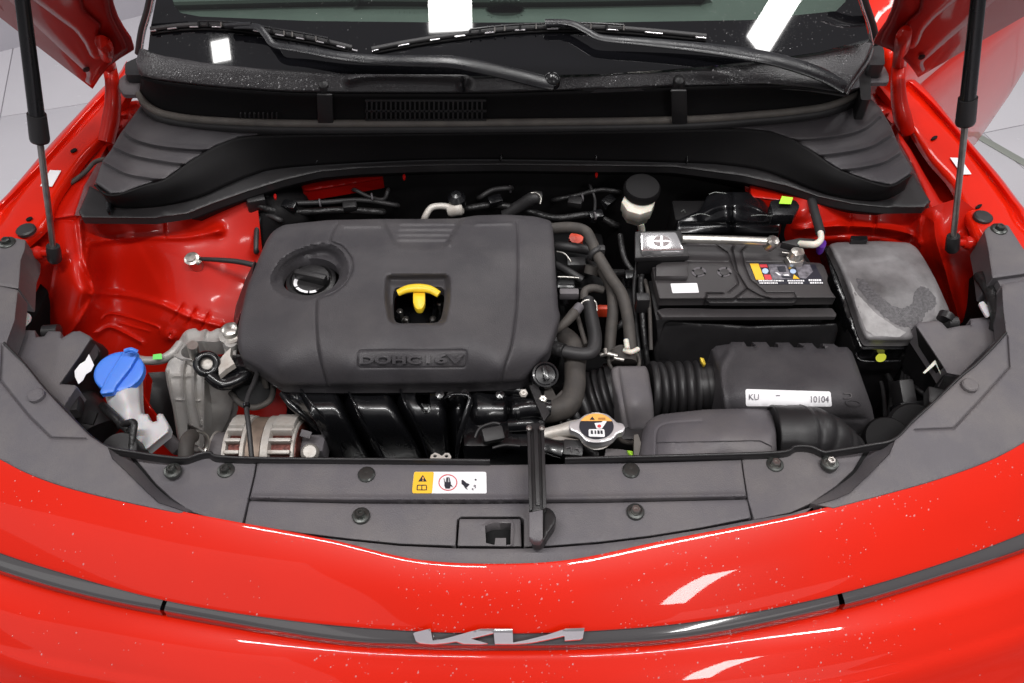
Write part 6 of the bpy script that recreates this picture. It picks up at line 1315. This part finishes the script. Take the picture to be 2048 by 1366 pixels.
# hex bolts with washers and flat push clips
def zat(x, y, k=0.0): return float(zA_(np.array([float(x)]), np.array([float(y)]))[0])+k
def bolt(x, y, z, mt, s=1.0, par=None):
    c = P(x, y, z); par = par or fp
    b = lathe('bolt', [(.0105*s, -.004), (.0105*s, .0008), (.0098*s, .0016), (.0072*s, .0022), (.0072*s, .0016)], c, (0, 0, 1), M['bolt'], par, n=28)
    lathe('bolt_head', [(.0056*s, .0016), (.0056*s, .0066), (.0047*s, .0078), (.0028*s, .0078), (.0022*s, .0062), (0, .006)], c, (0, 0, 1), mt, b, n=6, angle=20)
for x, y in ((345, 941), (452, 941), (722, 1031)): bolt(x, y, zat(x, y, -.0035), M['bolt'])
for x, y in ((1550, 929), (1660, 926), (1271, 1023)): bolt(x, y, zat(x, y, -.0035), M['bolts'])
bolt(14, 485, .013, M['bolt'], 1.15); bolt(1998, 458, .013, M['bolt'], 1.15)
for x, y, k in ((733, 949, -.001), (1262, 941, -.001), (72, 790, .010), (1940, 770, .010)):
    lathe('push_clip', [(.0105, -.003), (.0105, .0012), (.0088, .0028), (.003, .0034), (0, .0030)], P(x, y, zat(x, y, k)), (0, 0, 1), M['bolt'] if y > 900 else G, fp, n=28)
# warning label
zl_ = add(-.002); lf = lambda x, y: zl_(x, y)
U_ = lambda pts: [(800+x/6.0235, 900+y/6.0235) for x, y in pts]
lab = decal('warning_label', rnd(U_([(170, 262), (1040, 262), (1044, 515), (1030, 522), (150, 522), (146, 480)]), 4), lf, M['sw'], fp, lift=.0010, step=8, thick=.0006)
lb = lambda pts, m_, nm='print', l=.0016: decal(nm, U_(pts), lf, M[m_], lab, lift=l, step=5, thick=.0004)
decal('yellow_block', rnd(U_([(172, 263), (408, 263), (385, 521), (150, 521), (146, 480)]), 3), lf, M['sy'], lab, lift=.0016, step=6, thick=.0004)
lb([(275, 300), (322, 378), (220, 378)], 'sk', 'triangle', .0022); lb([(270, 325), (284, 325), (282, 355), (272, 355)], 'so', 'exclamation', .0028); lb([(271, 362), (283, 362), (283, 372), (271, 372)], 'so', 'exclamation', .0028)
decal('book', rnd(U_([(205, 418), (322, 418), (325, 484), (200, 484)]), 2), lf, M['sk'], lab, lift=.0022, step=5); decal('page', rnd(U_([(216, 430), (258, 430), (256, 474), (213, 474)]), 1), lf, M['sy'], lab, lift=.0028, step=4); decal('page', rnd(U_([(270, 430), (312, 430), (313, 474), (268, 474)]), 1), lf, M['sy'], lab, lift=.0028, step=4)
rr_ = ell(577, 390, 113, 98, 0, 44); ri_ = ell(577, 390, 103, 89, 0, 44)
o_ = relief('red_ring', U_(rr_), lambda x, y: lf(x, y)+.0022, M['sr'], lab, step=5, holes=[U_(ri_)], skirt=.0004)
lb([(535, 385), (612, 385), (612, 430), (600, 462), (548, 462), (535, 430)], 'sk', 'hand', .0023)
for q in ([(525, 335), (532, 340), (545, 388), (535, 388)], [(558, 330), (568, 330), (566, 388), (556, 388)], [(572, 325), (582, 325), (580, 388), (570, 388)], [(588, 328), (597, 332), (610, 388), (596, 388)], [(612, 415), (638, 440), (634, 445), (610, 430)]): lb(q, 'sk', 'finger', .0023)
lb([(742, 360), (762, 362), (800, 395), (838, 412), (815, 440), (800, 450), (818, 480), (790, 462), (765, 425), (742, 405)], 'sk', 'fan', .0023)
lb(ell(912, 357, 11, 11, 0, 12), 'sk', 'dot', .0023); lb([(890, 420), (912, 418), (915, 455), (900, 460), (903, 435), (886, 436)], 'sg', 'mark', .0023); lb([(862, 470), (880, 455), (885, 485), (872, 480)], 'sg', 'mark', .0023)

# ================================================================== rain drops
def domes(name, label, pts, nrm_, rad, par=None, n=7, flat_=.45):
    vs, fs = [], []
    for p, nn, r in zip(pts, nrm_, rad):
        nn = Vector(nn).normalized(); a = nn.orthogonal().normalized(); b = nn.cross(a); p = Vector(p); o = len(vs); st_ = 1+rng.uniform(0, .5)
        for rr, h in ((1, -.1), (.86, flat_*.55), (.48, flat_*.9)):
            for k in range(n): t = 2*math.pi*k/n; vs.append(p+(a*math.cos(t)*st_+b*math.sin(t))*(rr*r)+nn*(h*r))
        vs.append(p+nn*flat_*r)
        for j in range(2):
            for k in range(n): fs.append((o+j*n+k, o+j*n+(k+1) % n, o+(j+1)*n+(k+1) % n, o+(j+1)*n+k))
        for k in range(n): fs.append((o+2*n+k, o+2*n+(k+1) % n, o+3*n))
    me = bpy.data.meshes.new(name); me.from_pydata([tuple(v) for v in vs], [], fs); me.shade_smooth()
    o = link(name, me, M['drop'], par); o['kind'] = 'stuff'; o['label'] = label; o['category'] = 'water drops'; return o
def on_grid(G_, n, dens_f=None):
    pts, ns, m = [], [], G_.shape
    while len(pts) < n:
        i, j = rng.integers(0, m[0]-1), rng.integers(0, m[1]-1); a, b = rng.random(2)
        p00, p10, p01 = G_[i, j], G_[i+1, j], G_[i, j+1]; p = p00+(p10-p00)*a+(p01-p00)*b
        nn = np.cross(p01-p00, p10-p00); L_ = np.linalg.norm(nn)
        if L_ < 1e-12: continue
        nn = nn/L_; nn = nn if nn[2] > 0 else -nn
        if nn[2] < .25 or p[2] < -.2: continue
        v = Vector(p)-Vector((0, 0, CAM_Z)); x = 1024+FPX*v.x/(v.y*_f[1]+v.z*_f[2])
        if not -60 < x < 2110: continue
        if dens_f and rng.random() > dens_f(x): continue
        from mathutils import noise as _n
        if rng.random() > sstep((_n.noise(Vector(p)*14)+.25)/.5): continue
        pts.append(p); ns.append(nn)
    return pts, ns
def scat(base, n, r0, r1):
    return [r0+(r1-r0)*rng.random()**3 for _ in range(n)]
dfn = lambda x: .35+.65*(x > 600)*(x < 1900)
p_, n_ = on_grid(o_grid[up_b.name][12:], 700, dfn); domes('rain_drops', 'fine rain drops scattered over the red nose panel', p_, n_, scat(0, 700, .00045, .0013))
p_, n_ = on_grid(o_grid[lo_b.name], 420, dfn); domes('rain_drops', 'fine rain drops on the lower red bumper below the dark strip', p_, n_, scat(0, 420, .00045, .0012))
def on_px(poly, zf, n):
    poly = np.array(poly); x0, y0 = poly.min(0); x1, y1 = poly.max(0); x = rng.uniform(x0, x1, n*4); y = rng.uniform(y0, y1, n*4); k = inside(x, y, poly); x, y = x[k][:n], y[k][:n]
    z = zf(x, y); p = PN(x, y, z); px_ = PN(x+1, y, zf(x+1, y)); py_ = PN(x, y+1, zf(x, y+1)); nn = np.cross(px_-p, py_-p); nn = np.where(nn[:, 2:3] < 0, -nn, nn); return p, nn
p_, n_ = on_px([(285, 130), (400, 145), (640, 158), (700, 165), (700, 182), (581, 180), (359, 162), (300, 150)], zc, 300); domes('rain_drops', 'rain drops on the black cowl panel left of the wiper arm', p_, n_, scat(0, 300, .0004, .0016))
p_, n_ = on_px([(1130, 150), (1330, 140), (1500, 126), (1720, 90), (1690, 180), (1500, 165), (1350, 170), (1130, 178)], zc, 220); domes('rain_drops', 'rain drops on the black cowl panel right of the pivot cap', p_, n_, scat(0, 220, .0004, .0015))
p_, n_ = on_px([(1380, -10), (1700, -10), (1730, 70), (1500, 118), (1420, 90)], surfz(gf, .0014), 260); domes('rain_drops', 'rain drops on the right side of the windscreen', p_, n_, scat(0, 260, .0003, .0008))
p_, n_ = on_px([(300, 20), (760, -10), (760, 130), (300, 100)], surfz(gf, .0014), 110); domes('rain_drops', 'rain drops on the left side of the windscreen', p_, n_, scat(0, 110, .0003, .0007))
print('objects', len(bpy.data.objects), 'tris', sum(len(o.data.polygons) for o in bpy.data.objects if o.type == 'MESH'))
